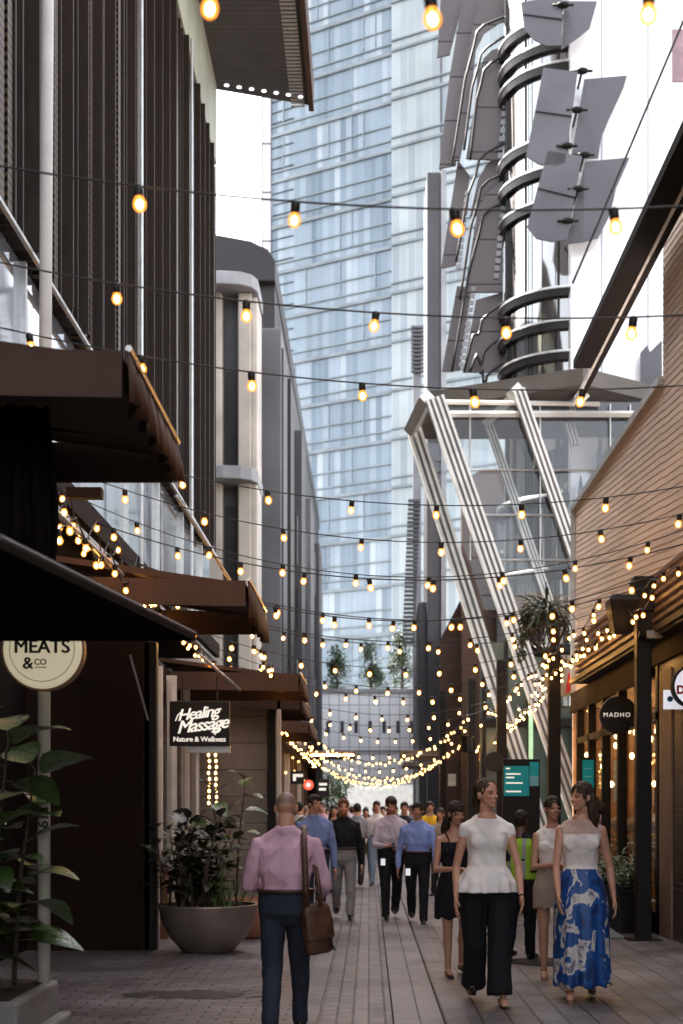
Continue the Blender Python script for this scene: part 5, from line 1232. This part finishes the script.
    ca = me.color_attributes.new('tone','FLOAT_COLOR','POINT'); inv = HM.inverted(); hr = HM.to_scale()[0]
    stub = hs == 'shaved'
    for vi, v in enumerate(me.vertices):
        c = (1,1,1)
        if (v.co-hc).length < .16*k:
            q = inv @ v.co; x, y, z = abs(q.x), q.y, q.z
            if y < -.03:
                def ss(d_, w_): return max(0., min(1., 1-d_/w_))
                e_ = ((x-.0315)/.0145)**2+((z+.002)/.0065)**2
                if e_ < 1.3:
                    c = (.9,.95,1.0) if e_ < .7 else (.30,.22,.2)
                    if (x-.0315)**2+(z+.002)**2 < .0062**2: c = (.05,.04,.04)
                elif abs(z-.0215+.15*(x-.03)) < .0045 and .013 < x < .052: c = (.30,.25,.25)
                elif smile and x < .019 and abs(z+.0605-.10*x) < .0032: c = (1.6,2.0,2.2)
                elif x < .026 and abs(z+.0615) < .0095: c = (.85,.52,.50)
                elif y < -.05 and z < -.015 and z > -.05 and x > .022: c = (1.08,.90,.86)
                if beard and z < -.05 and not (x < .02 and abs(z+.062) < .009): c = (.55,.36,.24)
            if beard and z < -.045 and y < .02 and x > .045: c = (.55,.36,.24)
            if stub and z > .015-.35*max(0,-y-.02) and y > -.05+.4*max(0,.05-z): 
                t = min(1,max(0,(z-.0)/.04+y*2)); c = (1-.55*t,1-.46*t,1-.36*t)
        elif shoes == 'none': pass
        ca.data[vi].color = (c[0],c[1],c[2],1)
    link('body', me, SK[skin], r)
    # --- hair
    if hs != 'shaved':
        b = MB(); b.ell(hp(0,.019 if hs != 'pony' else .027,.036), .0845,.098 if hs != 'pony' else .096,.094 if hs != 'pony' else .090, hM, 24, 16)
        if hs in ('short',): b.ell(hp(0,-.028,.084), .060,.056,.036, hM); b.ell(hp(0,.055,-.02), .068,.045,.06, hM)
        if hs == 'pony':
            b.ell(hp(0,.055,-.01), .070,.050,.05, hM); limb(b, [hp(0,.11,.03), hp(.01,.14,-.04), hp(.005,.135,-.15)], [.028*k,.034*k,.012*k])
        if hs in ('long','wavy'):
            b.ell(hp(0,.045,-.03), .084,.062,.09, hM)
            for sx in (-1,1):
                limb(b, [hp(sx*.058,.045,.0), hp(sx*.075,.055,-.09), hp(sx*.085,.065,-.17), hp(sx*.075,.075,-.26)], [.038*k,.042*k,.040*k,.018*k])
            limb(b, [hp(0,.07,-.02), hp(0,.09,-.14), hp(0,.10,-.28)], [.06*k,.06*k,.03*k])
            if hs == 'wavy': limb(b, [hp(.03,.07,-.02), hp(.06,.14,-.09), hp(.05,.19,-.13)], [.05*k,.045*k,.025*k])
        if hs == 'bun': b.ell(hp(0,.11,.06), .04,.04,.04, hM); b.ell(hp(0,.055,-.01), .070,.050,.05, hM)
        hm2 = remesh(b, max(.0055,vox*.9), 2); wrinkle(hm2, .009 if det < 1.6 else .005, (60,60,9), 2.)
        link('hair', hm2, HAIR[hair], r)
    # --- top
    ex = .011
    b = MB(); z0 = .535 if top not in ('peplum','crop') else .60
    TS = [(z, rx, ry) for z, rx, ry in S if z >= z0 and z < (.845 if fem or sleeve != 'long' else .9)]
    if top == 'dress': TS = [(z, rx, ry) for z, rx, ry in S if z >= .50 and z < .79]
    if top == 'tank': TS = [(z, rx, ry) for z, rx, ry in S if z >= .535 and z < .83]
    first = True; secs = []
    for z, rx, ry in TS:
        o_x = (ex if z > .63 else .002)+(.012 if not fem and .63 < z < .7 else 0); secs.append((tz(z), rx*H*bw+o_x, ry*H+o_x*.9, 0, -ln_*(z-.5)*H+.004*H))
    if top == 'peplum': secs = [(tz(.503),.128*H*bw,.104*H,0,0),(tz(.545),.120*H*bw,.096*H,0,0),(tz(.59),.096*H*bw,.076*H,0,0),(tz(.615),.080*H*bw,.062*H,0,0)]+secs[1:]
    if top == 'crop': secs = [(tz(.592),.080*H,.058*H,0,0)]+secs
    if top == 'shirt_out': secs = [(tz(.47),.100*H,.075*H,0,0)]+secs
    loft(b, secs)
    if fem and det < 1.6:
        for sx in (-1,1): b.ell(Vector((sx*.036*H,-.036*H,tz(.722))), .044*H,.029*H,.040*H)
    if top not in ('dress',):
        for i in (0,1):
            s, e, w = J['sh',i], J['el',i], J['wr',i]; a1 = .012
            if sleeve == 'long': limb(b, [s+Vector((-sd[i]*.02*H,0,0)), s, s.lerp(e,.5), e, e.lerp(w,.5), w.lerp(e,.06)], [.029*H,.0300*H,.0300*H,.0275*H,.0245*H,.0190*H])
            elif sleeve == 'rolled': limb(b, [s+Vector((-sd[i]*.02*H,0,0)), s, s.lerp(e,.5), e, e.lerp(w,.35)], [.029*H,.0310*H,.0320*H,.030*H,.027*H])
            elif sleeve == 'short': limb(b, [s+Vector((-sd[i]*.02*H,0,0)), s, s.lerp(e,.55)], [.0315*H,.033*H,.034*H])
            elif sleeve == 'cap': limb(b, [neck+Vector((sd[i]*.026*H,.004*H,-.008*H)), s+Vector((-sd[i]*.012*H,0,.006*H)), s+Vector((sd[i]*.003,0,0)), s.lerp(e,.12)], [.024*H,.0265*H,.029*H,.0285*H])
            elif sleeve == 'none': limb(b, [neck+Vector((sd[i]*.030*H,.004*H,-.012*H)), s+Vector((-sd[i]*.016*H,0,.004*H))], [.0235*H,.0265*H])
    if sleeve in ('long','rolled','short'):
        for i in (0,1): limb(b, [neck+Vector((sd[i]*.022*H,.006*H,-.004*H)), J['sh',i]+Vector((-sd[i]*.012*H,0,.004*H))], [.030*H,.026*H])
    if sleeve in ('long','rolled') and not fem:
        b.lathe([(.040*H,-.02*H),(.045*H,.0),(.041*H,.022*H),(.034*H,.022*H),(.034*H,-.02*H),(.040*H,-.02*H)], neck+Vector((0,.002*H,.002*H)), 20)
    me = remesh(b, vox*1.05, 7); wrinkle(me, (.012 if topm != 'white' else .008) if det < 1.6 else .006, (9,9,7), loc[0]*3+loc[1])
    if top == 'peplum':
        for v in me.vertices:
            t = (tz(.60)-v.co.z)/(tz(.60)-tz(.50))
            if t > 0:
                a = math.atan2(v.co.y, v.co.x); f_ = 1+.07*min(1,t)*math.sin(a*13); v.co.x *= f_; v.co.y *= f_
    if top == 'crop' and sleeve == 'none':
        o = link('top', me, [C_[topm], C_['sheer']], r)
        for p in me.polygons:
            if p.center.z > tz(.765): p.material_index = 1
    else: link({'dress':'dress_bodice','peplum':'blouse','crop':'top','tank':'top'}.get(top,'shirt'), me, C_[topm], r)
    if top == 'dress':
        for sx in (-1,1):
            b = MB(); b.tube([(sx*.05*H,-.062*H,tz(.77)),(sx*.056*H,-.045*H,tz(.80)),(sx*.062*H,-.01*H,tz(.828)),(sx*.05*H,.045*H,tz(.78))], .006, 6); b.build('strap', C_[topm], r, True)
    # --- bottom
    if bottom in ('trousers','wide'):
        b = MB(); q = 1.0 if not fem else 1.0
        loft(b, [(tz(.455),.066*H*bw,.050*H,0,0),(tz(.50),.098*H*bw*q,.078*H,0,0),(tz(.54),.103*H*bw*q,.076*H,0,0),(tz(.585),.099*H*bw if not fem else .080*H,.074*H,0,0),(tz(.60 if not fem else .615),.098*H*bw if not fem else .074*H,.066*H if not fem else .056*H,0,0)])
        for i in (0,1):
            h_, kn, an = J['hip',i], J['kn',i], J['an',i]
            if bottom == 'trousers': limb(b, [h_, h_.lerp(kn,.5), kn, kn.lerp(an,.5), an+Vector((0,.004,.0))], [.056*H,.050*H,.041*H,.037*H,.033*H], 14)
            else: 
                ax = Vector((sd[i]*.012*H,0,0))
                pp_ = [h_, h_.lerp(kn,.5), kn-ax*.6, kn.lerp(an,.5)-ax, an-ax+Vector((0,.0,.015))]; rr_ = [.060*H,.059*H,.053*H,.052*H,.056*H]
                limb(b, pp_[:4], rr_[:4], 16); b.tube(pp_[3:], rr_[3:], 20)
        me = remesh(b, vox*1.1, 9)
        wrinkle(me, .008 if det < 1.6 else .006, (8,8,4) if bottom == 'trousers' else (11,11,1.2), loc[0]*5)
        link('trousers', me, C_[botm], r)
        if not fem or bottom == 'trousers':
            b = MB(); secs = [(tz(.586),.105*H*bw,.084*H,0,0),(tz(.602),.105*H*bw,.084*H,0,0)]; loft(b, secs); b.build('belt', C_['belt'], r, True)
    elif bottom in ('skirt','long_skirt'):
        b = MB(); n = 96; rows = 26; zt = tz(.605) if top != 'dress' else tz(.60); zb_ = hemz
        sw = Vector((0,0,0)); i0 = 0
        # follow the knees
        kx = (J['kn',0]+J['kn',1])*.5; ax_ = (J['an',0]+J['an',1])*.5
        for k_ in range(rows+1):
            t = k_/rows; z = zt+(zb_-zt)*t
            if bottom == 'long_skirt': rx = H*bw*(.078+.036*min(1,t*3.2)**.7+.010*t); ry = H*(.064+.034*min(1,t*3.2)**.7+.042*t); fo = .014+.11*t
            else: rx = H*bw*(.082+.028*min(1,t*2.0)+.006*t); ry = H*(.066+.028*min(1,t*2)+.01*t); fo = .008+.03*t
            for j in range(n):
                a = 2*math.pi*j/n; w = 1+fo*(.55*math.sin(a*9+1.3+t*.8)+.35*math.sin(a*14-t*1.5)+.3*math.sin(a*5+t))
                b.v.append(Vector((rx*w*math.cos(a)+.02*t*t*H*.3, ry*w*math.sin(a)+ax_.y*t*.6, z-.012*t*math.sin(a*9+1.3))))
        for k_ in range(rows):
            for j in range(n): b.face((k_*n+j, (k_+1)*n+j, (k_+1)*n+(j+1)%n, k_*n+(j+1)%n))
        o = b.build('skirt', C_[botm], r, True); so = o.modifiers.new('s','SOLIDIFY'); so.thickness = .005; so.offset = -1
    # --- shoes
    for i in (0,1):
        an, fd = J['an',i], J['fd',i]; b = MB()
        if shoes in ('shoe','boot'):
            limb(b, [an+Vector((0,.020*H,-.020*H)), an+Vector((0,-.01*H,-.014*H)), an+fd*.085*H+Vector((0,0,-.018*H)), an+fd*.118*H+Vector((0,0,-.022*H))], [.019*H,.025*H,.021*H,.015*H])
            me = remesh(b, max(.007,vox), 2)
            for v in me.vertices: v.co.z = max(v.co.z, an.z-.040*H)
            link('shoe', me, C_['shoe'], r)
        elif shoes in ('flat','sandal'):
            mm = C_['shoe'] if shoes == 'flat' else C_['sandal']
            limb(b, [an+fd*.06*H+Vector((0,0,-.022*H)), an+fd*.11*H+Vector((0,0,-.024*H))], [.0195*H,.015*H])
            b.ell(an+Vector((0,.026*H,-.022*H)), .017*H,.014*H,.018*H); b.ell(an+fd*.05*H+Vector((0,0,-.036*H)), .019*H,.070*H,.006*H)
            me = remesh(b, max(.006,vox), 2)
            for v in me.vertices: v.co.z = max(v.co.z, an.z-.041*H)
            link('shoe', me, mm, r)
            if shoes == 'sandal':
                b = MB(); b.lathe([(.0185*H,-.004),(.021*H,0),(.0185*H,.006)], an+Vector((0,.002,.006)), 14); b.build('ankle_strap', mm, r, True)
    return r, J, tz
def place(px, Y): return (XX(px, Y), Y, 0.)

# main figures
p1, J1, t1 = person(place(286,9.35), R(180), 1.63, 'bald man in a pink shirt walking away with a brown bag', hs='shaved', skin='tan', topm='pink', botm='navy', sleeve='rolled', legs=((16,4),(-10,22)), arms=((14,14,50,14),(10,13,80,40)), pitch=8, bw=1.12)
# arms seen from behind: index 0 is the figure's right arm (image right)
p2, J2, t2 = person(place(487,10.75), R(4), 1.735, 'smiling woman in white peplum blouse and wide black trousers', fem=True, hair='brown', hs='pony', top='peplum', topm='white', sleeve='cap', bottom='wide', botm='blackc', shoes='flat',
                legs=((-10,16),(13,2)), arms=((-10,12,32,2),(12,13,22,6)), yaw=34, pitch=-2, smile=True, bw=1.08)
p3, J3, t3 = person(place(581,10.95), R(-6), 1.70, 'woman in pale sleeveless top and long blue floral skirt', fem=True, hair='brown', hs='wavy', top='crop', topm='whitet', sleeve='none', bottom='long_skirt', botm='floral', shoes='sandal',
                legs=((8,3),(-8,12)), arms=((10,7,20,6),(-10,13,20,-2)), yaw=-48, pitch=2, smile=True, hemz=.12, bw=1.04)
p4, J4, t4 = person(place(553,12.4), R(-4), 1.60, 'woman in white sleeveless dress half behind the floral skirt', fem=True, skin='tan', hair='dark', hs='bun', top='tank', topm='white', sleeve='none', bottom='skirt', botm='beige', shoes='sandal',
                legs=((8,4),(-8,12)), arms=((14,6,85,50),(10,6,80,40)), yaw=14, smile=True, hemz=.62)
p5, J5, t5 = person(place(456,12.5), R(8), 1.55, 'woman in short black strappy dress behind the white blouse', fem=True, skin='tan', hair='dark', hs='long', top='dress', topm='blackc', sleeve='none', bottom='skirt', botm='blackc', shoes='flat',
                legs=((6,4),(-8,12)), arms=((14,10,80,46),(10,6,78,42)), yaw=20, pitch=10, hemz=.52, bw=1.08)
p6, J6, t6 = person(place(391,18.9), R(6), 1.66, 'bearded man in lilac shirt looking down at his phone', skin='fair', hair='brown', hs='short', topm='lilac', botm='blackc', sleeve='long', legs=((13,4),(-10,20)), arms=((12,8,75,28),(8,10,70,40)), pitch=22, beard=True, det=1.25, bw=1.08)
p7, J7, t7 = person(place(417.5,18.3), R(-4), 1.585, 'man in bright blue shirt and black trousers with a belt badge', skin='tan', hair='dark', hs='short', topm='blue', botm='blackc', sleeve='long', legs=((-10,20),(15,3)), arms=((-12,12,22,0),(14,12,26,6)), pitch=-4, det=1.25, bw=1.12)
p8, J8, t8 = person(place(343.5,18.9), R(4), 1.63, 'ginger bearded man in black jumper and grey trousers', skin='fair', hair='ginger', hs='short', topm='blackc', botm='greytr', sleeve='long', legs=((-8,24),(13,3)), arms=((14,10,20,4),(-12,10,16,0)), beard=True, det=1.25, bw=1.1)
p9, J9, t9 = person(place(314.5,17.2), R(10), 1.66, 'dark haired man in steel blue shirt glancing sideways', skin='tan', hair='dark', hs='short', topm='blue2', botm='navy', sleeve='long', legs=((8,4),(-8,10)), arms=((3,8,12,0),(0,10,12,0)), yaw=28, smile=True, det=1.25, bw=1.08)
p10 = person(place(366,30.0), R(-10), 1.50, 'woman in denim jacket and olive trousers in mid lane', fem=True, hair='dark', hs='short', topm='denim', botm='olive', sleeve='long', legs=((6,4),(-6,10)), arms=((5,10,30,10),(0,10,20,0)), yaw=20, det=2.2)[0]
p11 = person(place(430,27.0), R(0), 1.62, 'man in bright yellow shirt near the parked bicycles', skin='tan', hair='dark', hs='short', topm='yellow', botm='navy', sleeve='short', legs=((6,4),(-6,10)), det=2.2, bw=1.1)[0]
p12, J12, t12 = person(place(521,13.9), R(150), 1.47, 'dark haired worker in lime hi-vis vest between the women', skin='dark', hair='dark', hs='short', topm='blackc', botm='blackc', sleeve='short', legs=((6,4),(-6,10)), arms=((10,8,40,10),(10,8,40,10)), det=1.3, bw=1.05)
b = MB(); H_ = 1.47
loft(b, [(t12(.54),.112*H_,.088*H_,0,0),(t12(.66),.104*H_,.080*H_,0,0),(t12(.77),.112*H_,.078*H_,0,0),(t12(.815),.088*H_,.060*H_,0,.0)])
v_ = remesh(b, .009, 2); wrinkle(v_, .004); o = link('vest', v_, [C_['hivis'], C_['greyt']], p12)
for p in v_.polygons:
    if abs(abs(p.center.x)-.075) < .018: p.material_index = 1
crowd = [(306,33,1.56,'white','navy','light','short',170,'white shirted walker behind the dark haired man'),(298,36,1.5,'blackc','blackc','dark','short',0,'dark clad walker near the potted palm'),
 (328,32,1.50,'blackc','jeans','dark','long',0,'long haired person in black between two men'),(352,36,1.55,'whitet','greytr','brown','short',180,'pale topped walker beside the black jumper'),
 (359,40,1.52,'white','jeans','light','short',0,'white topped walker in pale jeans'),(375,38,1.56,'white','jeans','dark','short',180,'white shirted walker with dark hair in mid lane'),(383,33,1.55,'greyt','jeans','dark','short',0,'grey shirted walker left of the lilac shirt'),
 (404,34,1.6,'blackc','blackc','dark','short',0,'dark clad walker between lilac and blue shirts'),(348,46,1.52,'blue2','navy','dark','short',0,'blue topped figure far down the lane'),(366,48,1.55,'blackc','navy','brown','short',180,'black topped figure far down the lane'),
 (388,50,1.52,'beige','navy','light','short',0,'beige topped figure far down the lane'),(396,44,1.55,'greyt','blackc','dark','short',0,'grey topped figure far down the lane'),(441,33,1.5,'blackc','navy','dark','long',0,'long haired figure by the bicycles'),(336,52,1.55,'white','navy','brown','short',180,'white topped figure by the far green tree'),
 (412,46,1.53,'white','greytr','dark','short',0,'white topped figure behind the blue shirted man'),(424,52,1.54,'denim','navy','dark','short',0,'denim clad figure near the far canopy'),(319,42,1.55,'greyt','navy','dark','short',180,'grey backed walker by the dark shop row'),
 (300,25.5,1.6,'white','navy','dark','short',160,'white shirted walker close behind the dark haired man'),(334,25,1.56,'blackc','jeans','dark','long',12,'dark topped walker peering past the ginger man'),
 (357,26.5,1.6,'greyt','blackc','dark','short',176,'grey backed walker in front of the denim jacket'),(377,27,1.63,'white','jeans','brown','short',-12,'white shirted walker left of the lilac shirt'),(404,25,1.62,'navy','blackc','dark','short',20,'navy clad walker between lilac and blue shirts'),
 (441,24,1.5,'beige','blackc','dark','long',-30,'beige topped woman by the bicycles'),(322,29,1.62,'pink','navy','grey','short',0,'pink shirted walker by the dark shop row'),(345,31,1.66,'lilac','navy','brown','short',8,'tall lilac shirted walker far back'),
 (412,30,1.58,'greyt','greytr','grey','short',-8,'grey haired walker behind the blue shirt')]
for px,Y,H_,tm,bm_,hc_,hs_,rz,l in crowd:
    if not H_: continue
    person(place(px,Y), R(rz), H_, l, hair=hc_, hs=hs_, topm=tm, botm=bm_, sleeve='long', legs=random.choice((((12,3),(-9,18)),((-9,20),(13,3)),((3,3),(-3,6)))), arms=random.choice((((12,9,25,4),(-10,9,18,0)),((-10,9,20,0),(12,9,30,8)),((8,9,75,30),(0,9,14,0)))), yaw=random.uniform(-25,25), bw=random.uniform(.95,1.16), det=2.2, fem=(hs_=='long'), group='walkers far down the lane')

# bag of the pink shirted man (own top-level thing)
bg = empty('shoulder_bag', (XX(317,9.3),9.26,ZZ(925,9.3)), 'brown leather messenger bag at the pink shirted man\'s hip', 'bag')
b = MB(); loft(b, [(-.185,.075,.035,0,0),(-.17,.098,.048,0,0),(-.05,.108,.055,.0,0),(.08,.10,.05,0,0),(.13,.085,.04,0,0)])
me = remesh(b, .008, 3); wrinkle(me, .005, (8,8,8)); o = link('bag_body', me, C_['leather'], bg); o.rotation_euler = (0,R(-8),R(30))
b = MB(); loft(b, [(-.09,.104,.03,0,-.035),(.02,.108,.034,0,-.035),(.11,.098,.03,0,-.025),(.15,.08,.035,0,0)]); me = remesh(b, .008, 3); wrinkle(me, .003); o = link('flap', me, C_['leather'], bg); o.rotation_euler = (0,R(-8),R(30))
b = MB()
sp0 = at(303.5,829,9.32); sp_m = at(305,868,9.19); sp1 = at(305,905,9.22)
def ribbon(pts, w):
    b = MB(); pts = [Vector(p) for p in pts]
    for i, p in enumerate(pts): b.v += [p+Vector((-w/2,0,0)), p+Vector((w/2,0,0))]
    for i in range(len(pts)-1): a = i*2; b.face((a,a+1,a+3,a+2))
    return b
L0 = Vector(bg.location)
pts = [at(304,826,9.44)-L0, at(303.5,829,9.33)-L0, at(304,845,9.215)-L0, at(305,868,9.185)-L0, at(305.5,890,9.18)-L0, at(307,912,9.20)-L0]
o = ribbon(pts, .042).build('strap', C_['leather'], bg, True); so = o.modifiers.new('s','SOLIDIFY'); so.thickness = .006
pts = [at(321,905,9.2)-L0, at(318,880,9.25)-L0, at(312,850,9.4)-L0, at(305,829,9.5)-L0]
o = ribbon(pts, .03).build('strap', C_['leather'], bg, True); so = o.modifiers.new('s','SOLIDIFY'); so.thickness = .006
b = MB(); b.tube([(.09,-.03,-.1),(.12,-.03,-.16)], .008, 6); b.build('buckle', C_['shoe'], bg)
# badges, watches, phone
def near(o, J, i): return o.matrix_basis @ J['wr',i]
b = MB(); b.box(-.03,.03,-.005,.005,-.045,.045); o = b.build('id_badge', M['lightboxw']); o.location = at(408,872,18.14); tag(o, 'white identity badge clipped at the blue shirted man\'s belt', 'badge')
b = MB(); b.box(-.03,.03,-.005,.005,-.045,.045); o = b.build('id_badge', M['lightboxw']); o.location = at(383,862,18.72); tag(o, 'white identity badge hanging under the lilac shirt', 'badge')
q = p6.matrix_basis @ ((J6['wr',0]+J6['wr',1])*.5+Vector((0,-.07,.03))); b = MB(); b.box(-.035,.035,-.07,.07,-.005,.005); o = b.build('phone', M['blackm']); o.location = q; o.rotation_euler = (R(25),0,0); tag(o, 'dark phone held by the man in the lilac shirt', 'phone')
for (pp, JJ, i, mm, l) in ((p2,J2,1,C_['shoe'],'dark bracelet on the wrist of the white bloused woman'),(p3,J3,0,mat('gold',(.6,.4,.12),.3,.9,bump=0),'gold watch on the wrist above the floral skirt')):
    w = pp.matrix_basis @ JJ['wr',i]; b = MB(); b.lathe([(.022,-.007),(.026,0),(.022,.007)], (0,0,0), 20); o = b.build('bracelet' if mm == C_['shoe'] else 'wrist_watch', mm, None, True); o.location = w
    d = pp.matrix_basis.to_3x3() @ JJ['hd',i]; o.rotation_euler = Vector((0,0,1)).rotation_difference(d).to_euler(); tag(o, l, 'bracelet' if mm == C_['shoe'] else 'watch')

# ------------------------------------------------------------------ light, sky, camera
el, azx, azy = R(52), -.72, .69
S = Vector((azx*math.cos(el), azy*math.cos(el), math.sin(el))).normalized()
sun = bpy.data.lights.new('sun','SUN'); sun.energy = 3.6; sun.angle = R(.5); sun.color = (1,.95,.87)
so = bpy.data.objects.new('sun', sun); col.objects.link(so); so.rotation_euler = (-S).to_track_quat('-Z','Y').to_euler()
w = bpy.data.worlds.new('World'); scn.world = w; w.use_nodes = True; nt = w.node_tree; nt.nodes.clear()
sk = nt.nodes.new('ShaderNodeTexSky'); sk.sky_type = 'NISHITA'; sk.sun_disc = False; sk.sun_elevation = el; sk.sun_rotation = math.atan2(azx, azy); sk.air_density = 1.0; sk.dust_density = 2.5; sk.ozone_density = 1.0
bgn = nt.nodes.new('ShaderNodeBackground'); bgn.inputs[1].default_value = .15; wo_ = nt.nodes.new('ShaderNodeOutputWorld')
hsv = nt.nodes.new('ShaderNodeHueSaturation'); hsv.inputs['Saturation'].default_value = .42; hsv.inputs['Value'].default_value = 1.0
tn = nt.nodes.new('ShaderNodeMixRGB'); tn.blend_type = 'MULTIPLY'; tn.inputs[0].default_value = 1; tn.inputs[2].default_value = (1.0,.945,.90,1)
nt.links.new(sk.outputs[0], hsv.inputs['Color']); nt.links.new(hsv.outputs[0], tn.inputs[1]); nt.links.new(tn.outputs[0], bgn.inputs[0]); nt.links.new(bgn.outputs[0], wo_.inputs[0])
cam = bpy.data.cameras.new('camera'); co = bpy.data.objects.new('camera', cam); col.objects.link(co); scn.camera = co
co.location = (0,0,CH); co.rotation_euler = (R(90),0,0)
cam.sensor_fit = 'VERTICAL'; cam.sensor_height = 36; cam.sensor_width = 24; cam.lens = F/1024*36
cam.shift_x = -(CX-341.5)/1024; cam.shift_y = (HY-512)/1024
cam.clip_start = .05; cam.clip_end = 2000
cam.dof.use_dof = True; cam.dof.focus_distance = 11.5; cam.dof.aperture_fstop = 2.8
vs = scn.view_settings; vs.view_transform = 'Standard'; vs.look = 'None'; vs.gamma = 1; vs.exposure = 2.68
scn.cycles.use_denoising = True
scn.cycles.max_bounces = 8; scn.cycles.transparent_max_bounces = 16
scn.cycles.sample_clamp_indirect = 6
